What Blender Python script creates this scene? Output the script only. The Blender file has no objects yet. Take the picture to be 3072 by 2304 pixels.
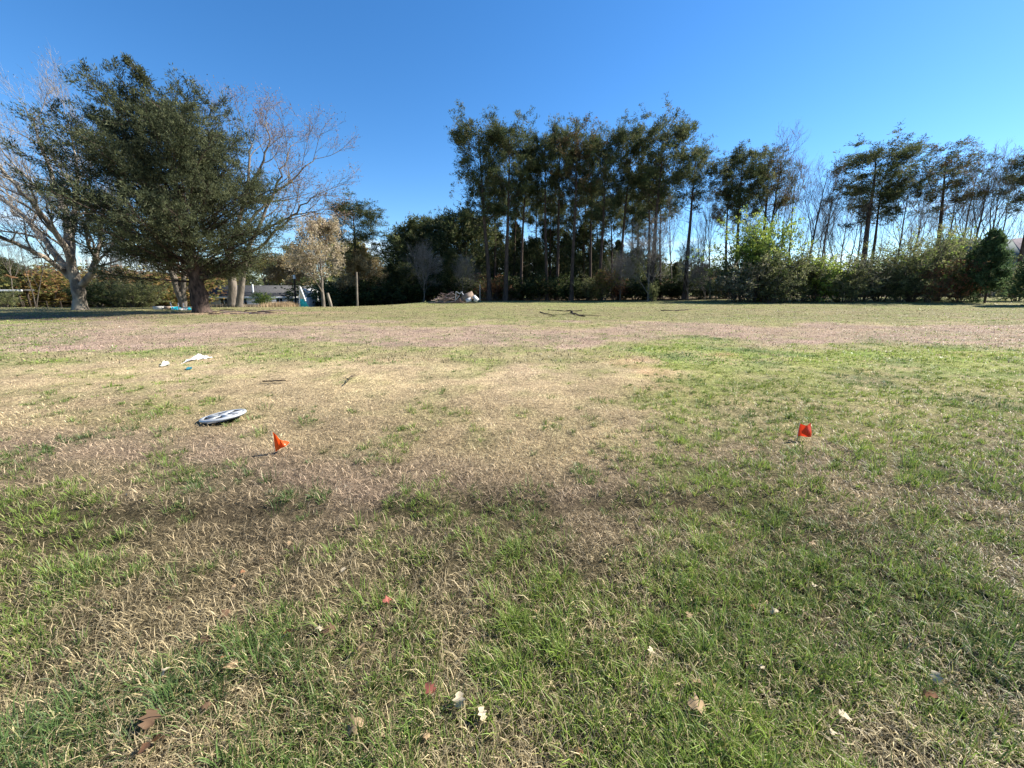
import bpy, math, random
import numpy as np
from mathutils import Vector, Quaternion, Matrix
R_ = math.radians
rng = np.random.default_rng(7)
C = bpy.context.scene.collection
SC = bpy.context.scene

# ------------------------------------------------------------------ camera, world, sun, exposure
PITCH = R_(13.7); FPX = 385.0; EYE = 1.5
cd = bpy.data.cameras.new('camera'); cam = bpy.data.objects.new('camera', cd); C.objects.link(cam)
cam.location = (0, 0, EYE); cam.rotation_euler = (math.pi/2 - PITCH, 0, 0)
cd.sensor_width = 36; cd.lens = 36*FPX/1024; cd.clip_end = 5000; cd.clip_start = 0.05
SC.camera = cam
SUN_AZ = R_(73); SUN_EL = R_(37)
w = bpy.data.worlds.new('World'); SC.world = w; w.use_nodes = True
nt = w.node_tree; bg = nt.nodes['Background']
sky = nt.nodes.new('ShaderNodeTexSky'); sky.sky_type = 'NISHITA'; sky.sun_disc = False
sky.sun_elevation = SUN_EL; sky.sun_rotation = SUN_AZ; sky.altitude = 300
sky.air_density = 1.0; sky.dust_density = 0.12; sky.ozone_density = 3.0
hs = nt.nodes.new('ShaderNodeHueSaturation'); hs.inputs['Saturation'].default_value = 1.2
tint = nt.nodes.new('ShaderNodeMixRGB'); tint.blend_type = 'MULTIPLY'; tint.inputs['Fac'].default_value = 1; tint.inputs['Color2'].default_value = (.92, 1.0, 1.10, 1)
nt.links.new(sky.outputs[0], tint.inputs['Color1']); nt.links.new(tint.outputs[0], hs.inputs['Color'])
# a few thin white clouds low above the horizon
tcw = nt.nodes.new('ShaderNodeTexCoord'); mpw = nt.nodes.new('ShaderNodeMapping'); mpw.inputs['Scale'].default_value = (3, 3, 16)
nzw = nt.nodes.new('ShaderNodeTexNoise'); nzw.inputs['Scale'].default_value = 1.3; nzw.inputs['Detail'].default_value = 5
nt.links.new(tcw.outputs['Generated'], mpw.inputs['Vector']); nt.links.new(mpw.outputs[0], nzw.inputs['Vector'])
cr = nt.nodes.new('ShaderNodeValToRGB'); cr.color_ramp.elements[0].position = .50; cr.color_ramp.elements[1].position = .66
nt.links.new(nzw.outputs['Fac'], cr.inputs[0])
sx = nt.nodes.new('ShaderNodeSeparateXYZ'); nt.links.new(tcw.outputs['Generated'], sx.inputs[0])
mr = nt.nodes.new('ShaderNodeMapRange'); mr.inputs['From Min'].default_value = .07; mr.inputs['From Max'].default_value = .17
mr.inputs['To Min'].default_value = .75; mr.inputs['To Max'].default_value = 0
nt.links.new(sx.outputs['Z'], mr.inputs['Value'])
mm = nt.nodes.new('ShaderNodeMath'); mm.operation = 'MULTIPLY'
nt.links.new(cr.outputs[0], mm.inputs[0]); nt.links.new(mr.outputs[0], mm.inputs[1])
mx = nt.nodes.new('ShaderNodeMixRGB'); mx.inputs['Color2'].default_value = (7.5, 7.9, 8.6, 1)
nt.links.new(mm.outputs[0], mx.inputs['Fac']); nt.links.new(hs.outputs[0], mx.inputs['Color1'])
nt.links.new(mx.outputs[0], bg.inputs['Color'])
bg.inputs['Strength'].default_value = 0.072
sl = bpy.data.lights.new('sun', 'SUN'); sl.energy = 5.0; sl.angle = R_(.5); sl.color = (1, .95, .86)
so = bpy.data.objects.new('sun', sl); C.objects.link(so)
sv = Vector((math.sin(SUN_AZ)*math.cos(SUN_EL), math.cos(SUN_AZ)*math.cos(SUN_EL), math.sin(SUN_EL)))
so.rotation_mode = 'QUATERNION'; so.rotation_quaternion = sv.to_track_quat('Z', 'Y'); so.location = (30, 15, 40)
vs = SC.view_settings; vs.view_transform = 'Standard'; vs.look = 'None'; vs.gamma = 1; vs.exposure = 1.42; vs.use_curve_mapping = False
SC.cycles.max_bounces = 6; SC.cycles.diffuse_bounces = 3; SC.cycles.transparent_max_bounces = 4

# ------------------------------------------------------------------ helpers
def at(px, py, Y):
    u = 384-py; f = FPX*math.cos(PITCH)+u*math.sin(PITCH); z = -FPX*math.sin(PITCH)+u*math.cos(PITCH)
    return Vector(((px-512)/f*Y, Y, EYE+z/f*Y))

def sstep(a, b, x):
    t = np.clip((np.asarray(x, float)-a)/(b-a), 0, 1); return t*t*(3-2*t)

_perm = np.random.default_rng(3).random((256, 256))
def vnoise(x, y):
    x = np.asarray(x, float); y = np.asarray(y, float)
    xi = np.floor(x).astype(int); yi = np.floor(y).astype(int); fx = x-xi; fy = y-yi
    fx = fx*fx*(3-2*fx); fy = fy*fy*(3-2*fy)
    a = _perm[xi & 255, yi & 255]; b = _perm[(xi+1) & 255, yi & 255]; c = _perm[xi & 255, (yi+1) & 255]; d = _perm[(xi+1) & 255, (yi+1) & 255]
    return (a*(1-fx)+b*fx)*(1-fy)+(c*(1-fx)+d*fx)*fy
def fbm(x, y, s, o=4, seed=0):
    v = 0; a = .5; t = 0
    for i in range(o):
        v = v+a*vnoise(x/s+17.3*i+seed*31.7, y/s+9.1*i+seed*11.9); t += a; a *= .5; s *= .5
    return v/t

def gz(X, Y):
    X = np.asarray(X, float); Y = np.asarray(Y, float)
    z = .55*sstep(8, 60, X)*sstep(20, 60, Y)
    z = z-2.0*sstep(34, 60, Y)*sstep(-10, -24, X)
    z = z-2.2*sstep(75, 160, Y)
    z = z+.10*(fbm(X, Y, 9, 2, 5)-.5)*sstep(3, 12, Y)
    near = 1-sstep(5, 14, Y)
    z = z+near*(.05*(fbm(X, Y, .7, 3, 2)-.5)+.03*(fbm(X, Y, .22, 2, 4)-.5))
    wy = Y-(2.45+.10*(fbm(X, X*0, 1.3, 2, 8)-.5)*2+.03*X)
    z = z-.05*(1-sstep(-.08, .14, wy))*near*sstep(.25, .6, fbm(X, Y, .9, 3, 9))*(1-sstep(1.2, 2.4, X))+.015*np.exp(-((wy-.2)/.12)**2)
    z = z-.035*np.exp(-((wy+.30)/.09)**2)*sstep(.4, .65, fbm(X, Y, 1.1, 2, 12))
    z = z+.05*(1-sstep(.6, 1.9, Y))
    return z
def G(x, y): return float(gz(x, y))

# field zones: greenness, and dry colour (straw / purplish / clay)
STRAW = np.array([.52, .40, .225]); PURP = np.array([.40, .285, .215]); OLIVE = np.array([.29, .255, .125]); CLAY = np.array([.50, .27, .14]); BROWN = np.array([.30, .215, .14])
def zones(X, Y):
    wx = X+(.5+.12*Y)*(fbm(X, Y, .9+.15*6, 3, 21)-.5)*2; wy = Y*(1+.34*(fbm(X, Y, 2.4, 4, 22)-.5)*2+.2*(fbm(X, Y, 6.5, 3, 23)-.5)*2)
    b = np.interp(wy, [0, 1, 2, 3.2, 5, 7.3, 9, 11, 12.5], [.1, .3, .6, 1.1, 1.8, 3.0, 3.4, 4.5, 30])
    right = sstep(-.5, .7, (wx-b)/(1+.06*wy))
    g_l = np.interp(wy, [0, 1.3, 2.2, 2.6, 3.0, 3.5, 4.2, 6.8, 8.0, 9.8, 10.8, 17.0, 19, 40, 48, 60], [.36, .33, .36, .22, .34, .15, .14, .10, .24, .22, .08, .08, .18, .22, .42, .45])
    g_r = np.interp(wy, [0, 2.2, 4, 8, 10, 12, 17, 22, 48], [.56, .62, .88, 1.0, .30, .12, .10, .20, .42])
    g = g_l*(1-right)+g_r*right
    g = g+.35*sstep(-1.0, -1.25, X/np.maximum(Y, .1))*sstep(10, 12, Y)*(1-sstep(18, 24, Y))
    g = g+1.35*(fbm(X, Y, .42, 3, 31)-.5)*(1-sstep(9, 16, Y)*.6)+.5*(fbm(X, Y, 2.1, 3, 32)-.5)
    g = np.clip(g, 0, 1)
    def mixc(c, d, k): return c*(1-k[..., None])+d*k[..., None]
    col = np.zeros(X.shape+(3,))+STRAW
    pur = np.interp(wy, [0, 2.2, 3.0, 3.3, 3.9, 4.3, 9.6, 10.8, 17, 19, 60], [.22, .34, .50, .62, .42, .08, .40, .95, .95, .42, .30])
    col = mixc(col, PURP, np.clip(pur+.5*(fbm(X, Y, 1.5, 3, 41)-.5), 0, 1))
    olv = np.interp(wy, [0, 1.8, 2.6, 3.2, 7, 8, 10, 11, 17.5, 20, 60], [.55, .4, .2, .05, .05, .8, .7, .05, .1, .8, .8])
    col = mixc(col, OLIVE, np.clip(olv*1.0+.4*(fbm(X, Y, 1.9, 3, 42)-.5), 0, 1)*(olv > .06))
    cl = .6*sstep(.50, .80, fbm(X, Y, 1.4, 4, 43))*np.exp(-((wy-7.0)/1.3)**2)*sstep(-1.5, .5, X)*.8
    col = mixc(col, CLAY, np.clip(cl, 0, 1))
    col = col*(.74+.52*fbm(X, Y, .5, 3, 44))[..., None]*(1-.16*sstep(16, 24, Y))[..., None]
    return g, col
GREEN_A = np.array([.19, .265, .045]); GREEN_B = np.array([.09, .145, .04]); GREEN_C = np.array([.19, .235, .04])
def green_col(X, Y, r):
    k = np.clip(fbm(X, Y, .9, 2, 51)*1.9-.45, 0, 1)[..., None]
    c = GREEN_B*(1-k)+GREEN_A*k
    wy = Y; yel = (sstep(3.4, 6.0, Y)*(1-sstep(10, 12, Y))*sstep(0, 2, X)*.75*sstep(.3, .6, fbm(X, Y, .8, 2, 55)))[..., None]
    c = c*(1-yel)+GREEN_C*yel
    return c*(.7+.6*r)[..., None]

# ------------------------------------------------------------------ materials
MATS = {}
def new_mat(name):
    m = bpy.data.materials.new(name); m.use_nodes = True; MATS[name] = m; return m
def leaf_mat(name, trans=.3, rough=.6, spec=.2, hue=None):
    m = new_mat(name); t = m.node_tree; t.nodes.clear()
    o = t.nodes.new('ShaderNodeOutputMaterial'); p = t.nodes.new('ShaderNodeBsdfPrincipled'); tr = t.nodes.new('ShaderNodeBsdfTranslucent'); mxs = t.nodes.new('ShaderNodeMixShader')
    a = t.nodes.new('ShaderNodeAttribute'); a.attribute_name = 'Col'
    t.links.new(a.outputs['Color'], p.inputs['Base Color']); t.links.new(a.outputs['Color'], tr.inputs['Color'])
    p.inputs['Roughness'].default_value = rough; p.inputs['Specular IOR Level'].default_value = spec
    mxs.inputs[0].default_value = trans
    t.links.new(p.outputs[0], mxs.inputs[1]); t.links.new(tr.outputs[0], mxs.inputs[2]); t.links.new(mxs.outputs[0], o.inputs[0]); return m
def plain(name, c1, c2=None, scale=6, rough=.8, spec=.25, bump=.0, stretch=(1, 1, 1), metal=0, detail=5, lo=.35, hi=.65):
    m = new_mat(name); t = m.node_tree; p = t.nodes['Principled BSDF']
    p.inputs['Roughness'].default_value = rough; p.inputs['Specular IOR Level'].default_value = spec; p.inputs['Metallic'].default_value = metal
    if c2 is None: c2 = tuple(x*.8 for x in c1)
    tc = t.nodes.new('ShaderNodeTexCoord'); mp = t.nodes.new('ShaderNodeMapping'); mp.inputs['Scale'].default_value = stretch
    nz = t.nodes.new('ShaderNodeTexNoise'); nz.inputs['Scale'].default_value = scale; nz.inputs['Detail'].default_value = detail
    r = t.nodes.new('ShaderNodeValToRGB'); r.color_ramp.elements[0].color = (*c1, 1); r.color_ramp.elements[1].color = (*c2, 1)
    r.color_ramp.elements[0].position = lo; r.color_ramp.elements[1].position = hi
    t.links.new(tc.outputs['Object'], mp.inputs[0]); t.links.new(mp.outputs[0], nz.inputs['Vector']); t.links.new(nz.outputs['Fac'], r.inputs[0]); t.links.new(r.outputs[0], p.inputs['Base Color'])
    if bump:
        b = t.nodes.new('ShaderNodeBump'); b.inputs['Strength'].default_value = bump; b.inputs['Distance'].default_value = .05
        t.links.new(nz.outputs['Fac'], b.inputs['Height']); t.links.new(b.outputs[0], p.inputs['Normal'])
    return m
M_grass = leaf_mat('grass_blade', .38, .48, .32)
M_needle = leaf_mat('pine_needle', .38, .7, .08)
M_leaf = leaf_mat('broad_leaf', .5, .6, .15)
M_dry = leaf_mat('dry_leaf', .25, .7, .15)
M_pbark = plain('pine_bark', (.045, .034, .028), (.10, .07, .055), 5, .95, .1, .8, (1, 1, .25))
M_cbark = plain('conifer_bark', (.022, .018, .016), (.10, .07, .055), 6, .95, .1, 1., (1, 1, .35))
M_sbark = plain('pale_mottled_bark', (.10, .085, .07), (.30, .255, .20), 2.2, .85, .2, .5, (1, 1, .4), detail=8, lo=.38, hi=.58)
M_gbark = plain('grey_bark', (.10, .085, .07), (.23, .195, .16), 5, .9, .1, .6, (1, 1, .3))
M_dbark = plain('dark_grey_bark', (.055, .045, .038), (.12, .10, .082), 5, .9, .1, .5, (1, 1, .3))

# ------------------------------------------------------------------ mesh accumulation
class Acc:
    def __init__(s): s.V = []; s.Q = []; s.T = []; s.K = []; s.n = 0
    def add(s, V, Q=None, T=None, col=None):
        V = np.asarray(V, float).reshape(-1, 3)
        if Q is not None and len(Q): s.Q.append(np.asarray(Q)+s.n)
        if T is not None and len(T): s.T.append(np.asarray(T)+s.n)
        if col is None: col = np.full((len(V), 3), .5)
        col = np.broadcast_to(np.asarray(col, float), (len(V), 3))
        s.V.append(V); s.K.append(col); s.n += len(V)
    def mesh(s, name, mat, smooth=False):
        V = np.concatenate(s.V); K = np.concatenate(s.K)
        Q = np.concatenate(s.Q) if s.Q else np.zeros((0, 4), int); T = np.concatenate(s.T) if s.T else np.zeros((0, 3), int)
        me = bpy.data.meshes.new(name); me.vertices.add(len(V)); me.vertices.foreach_set('co', V.astype('f').ravel())
        nl = len(Q)*4+len(T)*3; me.loops.add(nl); me.loops.foreach_set('vertex_index', np.concatenate([Q.ravel(), T.ravel()]).astype('i'))
        npoly = len(Q)+len(T); me.polygons.add(npoly)
        st = np.concatenate([np.arange(len(Q))*4, len(Q)*4+np.arange(len(T))*3]).astype('i')
        me.polygons.foreach_set('loop_start', st)
        if smooth: me.polygons.foreach_set('use_smooth', np.ones(npoly, bool))
        ca = me.color_attributes.new('Col', 'FLOAT_COLOR', 'POINT')
        ca.data.foreach_set('color', np.concatenate([K, np.ones((len(K), 1))], 1).astype('f').ravel())
        me.update(); me.validate(); me.materials.append(mat); return me
    def obj(s, name, mat, parent=None, smooth=False):
        o = bpy.data.objects.new(name, s.mesh(name, mat, smooth)); C.objects.link(o)
        if parent: o.parent = parent
        return o
def empty(name, loc=(0, 0, 0)):
    o = bpy.data.objects.new(name, None); C.objects.link(o); o.location = loc; o.empty_display_size = .3; return o
def tag(o, label=None, cat=None, group=None, kind=None):
    for k, v in (('label', label), ('category', cat), ('group', group), ('kind', kind)):
        if v: o[k] = v
    return o
def copy_tree(o, parent=None):
    c = o.copy(); C.objects.link(c)
    if parent: c.parent = parent
    for ch in list(o.children): copy_tree(ch, c)
    return c
def box(acc, x0, x1, y0, y1, z0, z1, M=None, col=None):
    V = np.array([[x, y, z] for z in (z0, z1) for y in (y0, y1) for x in (x0, x1)], float)
    if M is not None: V = np.array([list(M @ Vector(v)) for v in V])
    acc.add(V, [[0, 2, 3, 1], [4, 5, 7, 6], [0, 1, 5, 4], [2, 6, 7, 3], [0, 4, 6, 2], [1, 3, 7, 5]], col=col)

def nrm(v): return v/np.maximum(np.linalg.norm(v, axis=-1, keepdims=True), 1e-9)
def perp(d):
    a = np.where(np.abs(d[..., 2:3]) < .8, np.array([0, 0, 1.]), np.array([1., 0, 0])); u = nrm(np.cross(d, a)); return u, np.cross(d, u)
def tubes(acc, pts, rad, S=5, col=None, flare=None):
    n, k, _ = pts.shape; d = nrm(pts[:, -1]-pts[:, 0]); u, v = perp(d)
    a = np.arange(S)*2*np.pi/S
    ring = np.cos(a)[None, None, :, None]*u[:, None, None, :]+np.sin(a)[None, None, :, None]*v[:, None, None, :]
    rr = rad[:, :, None, None]
    if flare is not None: rr = rr*flare[None, :, :, None]
    V = pts[:, :, None, :]+ring*rr
    i = np.arange(n)[:, None, None]*k*S; j = np.arange(k-1)[None, :, None]*S; s = np.arange(S)[None, None, :]; s2 = (s+1) % S
    Q = np.stack([i+j+s, i+j+s2, i+j+S+s2, i+j+S+s], -1).reshape(-1, 4)
    acc.add(V.reshape(-1, 3), Q, col=col)
class Br: pass
def grow(r, P, D, L, R, K=4, wob=.15, trop=0., tip=.35):
    n = len(P); b = Br(); pts = [P]; d = nrm(D)
    for k in range(K):
        d = nrm(d+r.normal(0, wob, (n, 3))+np.array([0, 0, 1.])*trop); P = P+d*(L/K)[:, None]; pts.append(P)
    b.pts = np.stack(pts, 1); b.rad = R[:, None]*np.linspace(1, tip, K+1)[None]; b.L = L; return b
def line(pts, r0, r1, r=None, jit=0, n=None):
    """one branch from hand placed points, resampled smoothly"""
    p = np.array([list(q) for q in pts], float); k = n or max(6, 2*len(p))
    t = np.linspace(0, len(p)-1, k+1); P = np.stack([np.interp(t, np.arange(len(p)), p[:, i]) for i in range(3)], 1)
    for _ in range(2): P[1:-1] = (P[:-2]+2*P[1:-1]+P[2:])/4
    if jit: P[1:] += r.normal(0, jit, P[1:].shape)
    b = Br(); b.pts = P[None]; b.rad = np.linspace(r0, r1, k+1)[None]; b.L = np.array([np.linalg.norm(np.diff(P, axis=0), axis=1).sum()]); return b
def child(r, par, per, t0, t1, a0, a1, l0, l1, rf=.6, K=4, wob=.15, trop=0., lf=None, tip=.35, rmin=.006, flat=0., tdep=None):
    n = len(par.pts); k = par.pts.shape[1]-1
    idx = np.repeat(np.arange(n), per); q = np.tile(np.arange(per), n)
    t = t0+(t1-t0)*(q+r.random(n*per))/per; f = t*k; i0 = np.minimum(f.astype(int), k-1); fr = (f-i0)[:, None]
    A = par.pts[idx, i0]; B = par.pts[idx, i0+1]; P = A*(1-fr)+B*fr; d = nrm(B-A)
    rr = par.rad[idx, i0]*(1-fr[:, 0])+par.rad[idx, i0+1]*fr[:, 0]
    u, v = perp(d); az = q*2.4+r.random(n)[idx]*6.28+r.normal(0, .5, n*per)
    an = r.uniform(a0, a1, n*per)
    if tdep is not None: an = an*tdep(t)
    D = np.cos(an)[:, None]*d+np.sin(an)[:, None]*(np.cos(az)[:, None]*u+np.sin(az)[:, None]*v)
    if flat: D[:, 2] *= (1-flat)
    L = par.L[idx]*r.uniform(l0, l1, n*per)
    if lf is not None: L = L*lf(t)
    return grow(r, P, nrm(D), L, np.maximum(rr*rf, rmin), K, wob, trop, tip)
def merge(*bs):
    b = Br(); b.pts = np.concatenate([x.pts for x in bs]); b.rad = np.concatenate([x.rad for x in bs]); b.L = np.concatenate([x.L for x in bs]); return b
def tips(b, ts):
    """points & directions along branches"""
    k = b.pts.shape[1]-1; P = []; D = []
    for t in ts:
        f = t*k; i = min(int(f), k-1); fr = f-i; P.append(b.pts[:, i]*(1-fr)+b.pts[:, i+1]*fr); D.append(nrm(b.pts[:, i+1]-b.pts[:, i]))
    return np.concatenate(P), np.concatenate(D)
def twigs(acc, r, b, per, l0, l1, wd, col, a=.7, t0=.2, trop=.25):
    """single slender slivers for the finest twigs"""
    c = child(r, b, per, t0, 1, a*.5, a, l0, l1, K=1, wob=.1, trop=trop)
    P = c.pts[:, 0]; Q = c.pts[:, 1]; s = nrm(np.cross(Q-P, r.normal(0, 1, P.shape)))*wd/2
    V = np.stack([P-s, P+s, Q], 1).reshape(-1, 3); acc.add(V, T=np.arange(len(V)).reshape(-1, 3), col=col); return c
def sprays(acc, r, P, D, m, size, wid, spread, cols, droop=0., jit=0.):
    """m slender leaf blades radiating from every point"""
    n = len(P); P = np.repeat(P, m, 0); D = np.repeat(D, m, 0)
    if jit: P = P+r.normal(0, jit, P.shape)
    d = nrm(D+r.normal(0, spread, P.shape)+np.array([0, 0, 1.])*droop)
    L = size*r.uniform(.6, 1.25, len(P)); s = nrm(np.cross(d, r.normal(0, 1, P.shape)))*(wid*r.uniform(.6, 1.3, len(P))/2)[:, None]
    mid = P+d*(L*.45)[:, None]; tip = P+d*L[:, None]
    V = np.stack([P, mid-s, tip, mid+s], 1)
    c = cols[r.integers(0, len(cols), n)]; c = np.repeat(c, m, 0)*r.uniform(.7, 1.3, (len(P), 1)); c = np.repeat(c, 4, 0)
    i = np.arange(len(P))*4; acc.add(V.reshape(-1, 3), Q=np.stack([i, i+1, i+2, i+3], 1), col=c)

# ------------------------------------------------------------------ the ground
def make_ground():
    ys = np.concatenate([np.linspace(-6, .5, 14), np.arange(.55, 6, .05), np.geomspace(6, 120, 190), np.geomspace(125, 2500, 24)])
    xs = np.tan(np.linspace(-1.36, 1.36, 240)); rows = len(ys); cols_ = len(xs)
    Yg = np.repeat(ys[:, None], cols_, 1); Xg = xs[None]*np.maximum(Yg*.55, 2.4)[:, :]
    Z = gz(Xg, Yg); g, dry = zones(Xg, Yg); gc = green_col(Xg, Yg, np.full(Xg.shape, .5))
    g2 = g[..., None]*.8; thatch = np.clip(dry*.62, 0, 1)
    near = (1-sstep(2.5, 9, Yg))[..., None]; rut_shade = np.exp(-((Yg-(2.43+.10*(fbm(Xg, Xg*0, 1.3, 2, 8)-.5)*2+.03*Xg))/.10)**2)[..., None]
    far = dry*(.86-.12*sstep(9, 13, Yg))[..., None]*(1-g2)+gc*1.0*g2
    colr = far*(1-near)+(thatch*(1-g2*.5)+gc*.5*g2*.5)*near*(.34+.46*sstep(1.6, 4.2, Yg))[..., None]  # near thatch darkened further, painting shade into the gaps between blades
    colr = colr*(1-.30*rut_shade*sstep(.3, .6, fbm(Xg, Yg, .9, 3, 9))[..., None]*(1-sstep(1.2, 2.4, Xg))[..., None])  # dark soil along the rut, with the step's shade painted in
    # bare needles and mulch under the left trees, with the conifer's shadow painted in
    mulch_shade = np.exp(-(((Xg+18)/7)**2+((Yg-26.5)/1.6)**2))[..., None]; colr = colr*(1-mulch_shade)+np.array([.30, .20, .14])*mulch_shade
    mulch_shade = np.clip(np.exp(-(((Xg+27)/8)**2+((Yg-22.3-.3*(Xg+27)*-.3)/2.2)**2)**2)*1.1*sstep(.25, .6, fbm(Xg, Yg, 1.6, 3, 71)+.25), 0, .85)[..., None]; colr = colr*(1-mulch_shade)+np.array([.15, .105, .08])*mulch_shade  # darker litter band doubles as the conifer's painted shadow on the lawn
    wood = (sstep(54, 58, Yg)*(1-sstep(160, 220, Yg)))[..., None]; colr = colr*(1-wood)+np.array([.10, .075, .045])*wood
    i = np.arange(rows-1)[:, None]*cols_+np.arange(cols_-1)[None]
    Q = np.stack([i, i+1, i+cols_+1, i+cols_], -1).reshape(-1, 4)
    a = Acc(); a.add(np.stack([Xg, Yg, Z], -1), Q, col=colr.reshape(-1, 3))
    m = new_mat('lawn_ground'); t = m.node_tree; p = t.nodes['Principled BSDF']; p.inputs['Roughness'].default_value = .95; p.inputs['Specular IOR Level'].default_value = .05
    at_ = t.nodes.new('ShaderNodeAttribute'); at_.attribute_name = 'Col'; geo = t.nodes.new('ShaderNodeNewGeometry')
    last = at_.outputs['Color']; hts = []
    for sc_, lo, hi, det in ((26, .5, 1.5, 6), (6.5, .62, 1.38, 6), (1.1, .82, 1.18, 4)):
        nz = t.nodes.new('ShaderNodeTexNoise'); nz.inputs['Scale'].default_value = sc_; nz.inputs['Detail'].default_value = det; nz.inputs['Roughness'].default_value = .7
        t.links.new(geo.outputs['Position'], nz.inputs['Vector'])
        r = t.nodes.new('ShaderNodeMapRange'); r.inputs['From Min'].default_value = .3; r.inputs['From Max'].default_value = .7; r.inputs['To Min'].default_value = lo; r.inputs['To Max'].default_value = hi
        t.links.new(nz.outputs['Fac'], r.inputs['Value'])
        mu = t.nodes.new('ShaderNodeVectorMath'); mu.operation = 'SCALE'; t.links.new(last, mu.inputs[0]); t.links.new(r.outputs[0], mu.inputs['Scale']); last = mu.outputs[0]; hts.append(nz)
    t.links.new(last, p.inputs['Base Color'])
    b = t.nodes.new('ShaderNodeBump'); b.inputs['Strength'].default_value = .9; b.inputs['Distance'].default_value = .06
    t.links.new(hts[0].outputs['Fac'], b.inputs['Height']); t.links.new(b.outputs[0], p.inputs['Normal'])
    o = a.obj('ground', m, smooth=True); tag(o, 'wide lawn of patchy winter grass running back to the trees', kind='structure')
make_ground()

# ------------------------------------------------------------------ grass
def blades(acc, r, X, Y, h, lean, az, wd, col, curl=None, tipc=1.25):
    Z = gz(X, Y)-.004; n = len(X); P = np.stack([X, Y, Z], 1)
    ld = np.stack([np.cos(az), np.sin(az), np.zeros(n)], 1); sa = az+np.pi/2+r.normal(0, .6, n); s = np.stack([np.cos(sa), np.sin(sa), np.zeros(n)], 1)*(wd/2)[:, None]
    up = np.array([0, 0, 1.])
    m = P+up*(h*.6*np.cos(lean*.7))[:, None]+ld*(h*.6*np.sin(lean*.7))[:, None]
    if curl is not None: m = m+s*curl[:, None]
    tdir = lean*1.6; t = m+up*(h*.5*np.cos(tdir))[:, None]+ld*(h*.5*np.sin(tdir))[:, None]
    t[:, 2] = np.maximum(t[:, 2], Z+.002)
    V = np.stack([P-s, P+s, m+s*.8, m-s*.8, t], 1).reshape(-1, 3); i = np.arange(n)*5
    cc = np.stack([col*.8, col*.8, col, col, col*tipc], 1).reshape(-1, 3)
    acc.add(V, np.stack([i, i+1, i+2, i+3], 1), np.stack([i+3, i+2, i+4], 1), np.clip(cc, 0, .9))
def spread_pts(r, n, y0, y1, half=1.5):
    Y = np.exp(r.uniform(math.log(y0), math.log(y1), n)); X = r.uniform(-1, 1, n)*(half*Y+.35); return X, Y
def make_grass():
    r = np.random.default_rng(11)
    a = Acc()
    X, Y = spread_pts(r, 270000, .62, 36)
    g, dry = zones(X, Y); keep = r.random(len(X)) < (1.0-.70*g); X, Y, g, dry = X[keep], Y[keep], g[keep], dry[keep]
    rw = Y-(2.42+.10*(fbm(X, X*0, 1.3, 2, 8)-.5)*2+.03*X); keep = ~((np.abs(rw) < .07) & (r.random(len(X)) < .7) & (X < 1.8) & (fbm(X, Y, .9, 3, 9) > .42)); X, Y, g, dry = X[keep], Y[keep], g[keep], dry[keep]
    n = len(X); lod = np.clip(Y/2.2, 1, 5.5)**.9
    h = r.uniform(.03, .085, n)*np.where(r.random(n) < .1, 1.5, 1)*(1-.45*sstep(2.5, 7, Y)); wd = r.uniform(.0016, .0036, n)*lod
    lean = r.uniform(.7, 1.6, n); pale = r.random(n)**1.6
    col = dry*(.55+1.55*pale)[:, None]*np.where(r.random(n) < .25, .55, 1.)[:, None]
    blades(a, r, X, Y, h, lean, r.uniform(0, 6.28, n), wd, col, r.normal(0, 1.5, n))
    X, Y = spread_pts(r, 44000, 8, 52); g, dry = zones(X, Y); n = len(X); k = r.random((n, 1)); gg = (r.random(n) < g*.9)[:, None]
    col = np.where(gg, green_col(X, Y, r.random(n))*1.3, dry*(.45+.95*k))
    blades(a, r, X, Y, r.uniform(.03, .07, n), r.uniform(.2, 1.3, n), r.uniform(0, 6.28, n), r.uniform(.012, .03, n)*np.clip(Y/12, 1, 3), col)
    o = a.obj('dry_grass', M_grass); tag(o, 'tan and brown dead grass blades matted over the lawn', 'grass', kind='stuff')
    # green tufts
    a = Acc()
    X, Y = spread_pts(r, 19500, .62, 34); g, _ = zones(X, Y); keep = r.random(len(X)) < np.clip(g*1.5-.16, .0, 1); X, Y = X[keep], Y[keep]; n0 = len(X)
    per = 22; big = r.random(n0) < .26; rad = np.where(big, r.uniform(.03, .075, n0), r.uniform(.015, .035, n0))*np.clip(Y/3, 1, 4)**.7; hh = np.where(big, r.uniform(.06, .125, n0), r.uniform(.03, .07, n0))*(1-.45*sstep(2.5, 8, Y))
    tn = r.random(n0); hue = r.random(n0)
    idx = np.repeat(np.arange(n0), per); n = len(idx); az = r.uniform(0, 6.28, n); rr = np.sqrt(r.random(n))
    bx = X[idx]+np.cos(az)*rad[idx]*rr; by = Y[idx]+np.sin(az)*rad[idx]*rr
    lod = np.clip(Y[idx]/2.4, 1, 5.5)**.9
    h = hh[idx]*r.uniform(.5, 1.2, n); lean = np.clip(.15+rr*.75+r.normal(0, .2, n), 0, 1.5)
    c = green_col(X, Y, tn)[idx]; yl = (r.random(n) < .16)[:, None]; c = np.where(yl, c*.4+np.array([.30, .25, .10])*.7, c)*r.uniform(.75, 1.3, (n, 1))
    blades(a, r, bx, by, h, lean, az+r.normal(0, .5, n), r.uniform(.002, .0045, n)*lod, c, r.normal(0, .6, n), 1.15)
    o = a.obj('green_grass', M_grass); tag(o, 'tufts of fresh green grass growing through the dead lawn', 'grass', kind='stuff')
make_grass()

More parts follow.
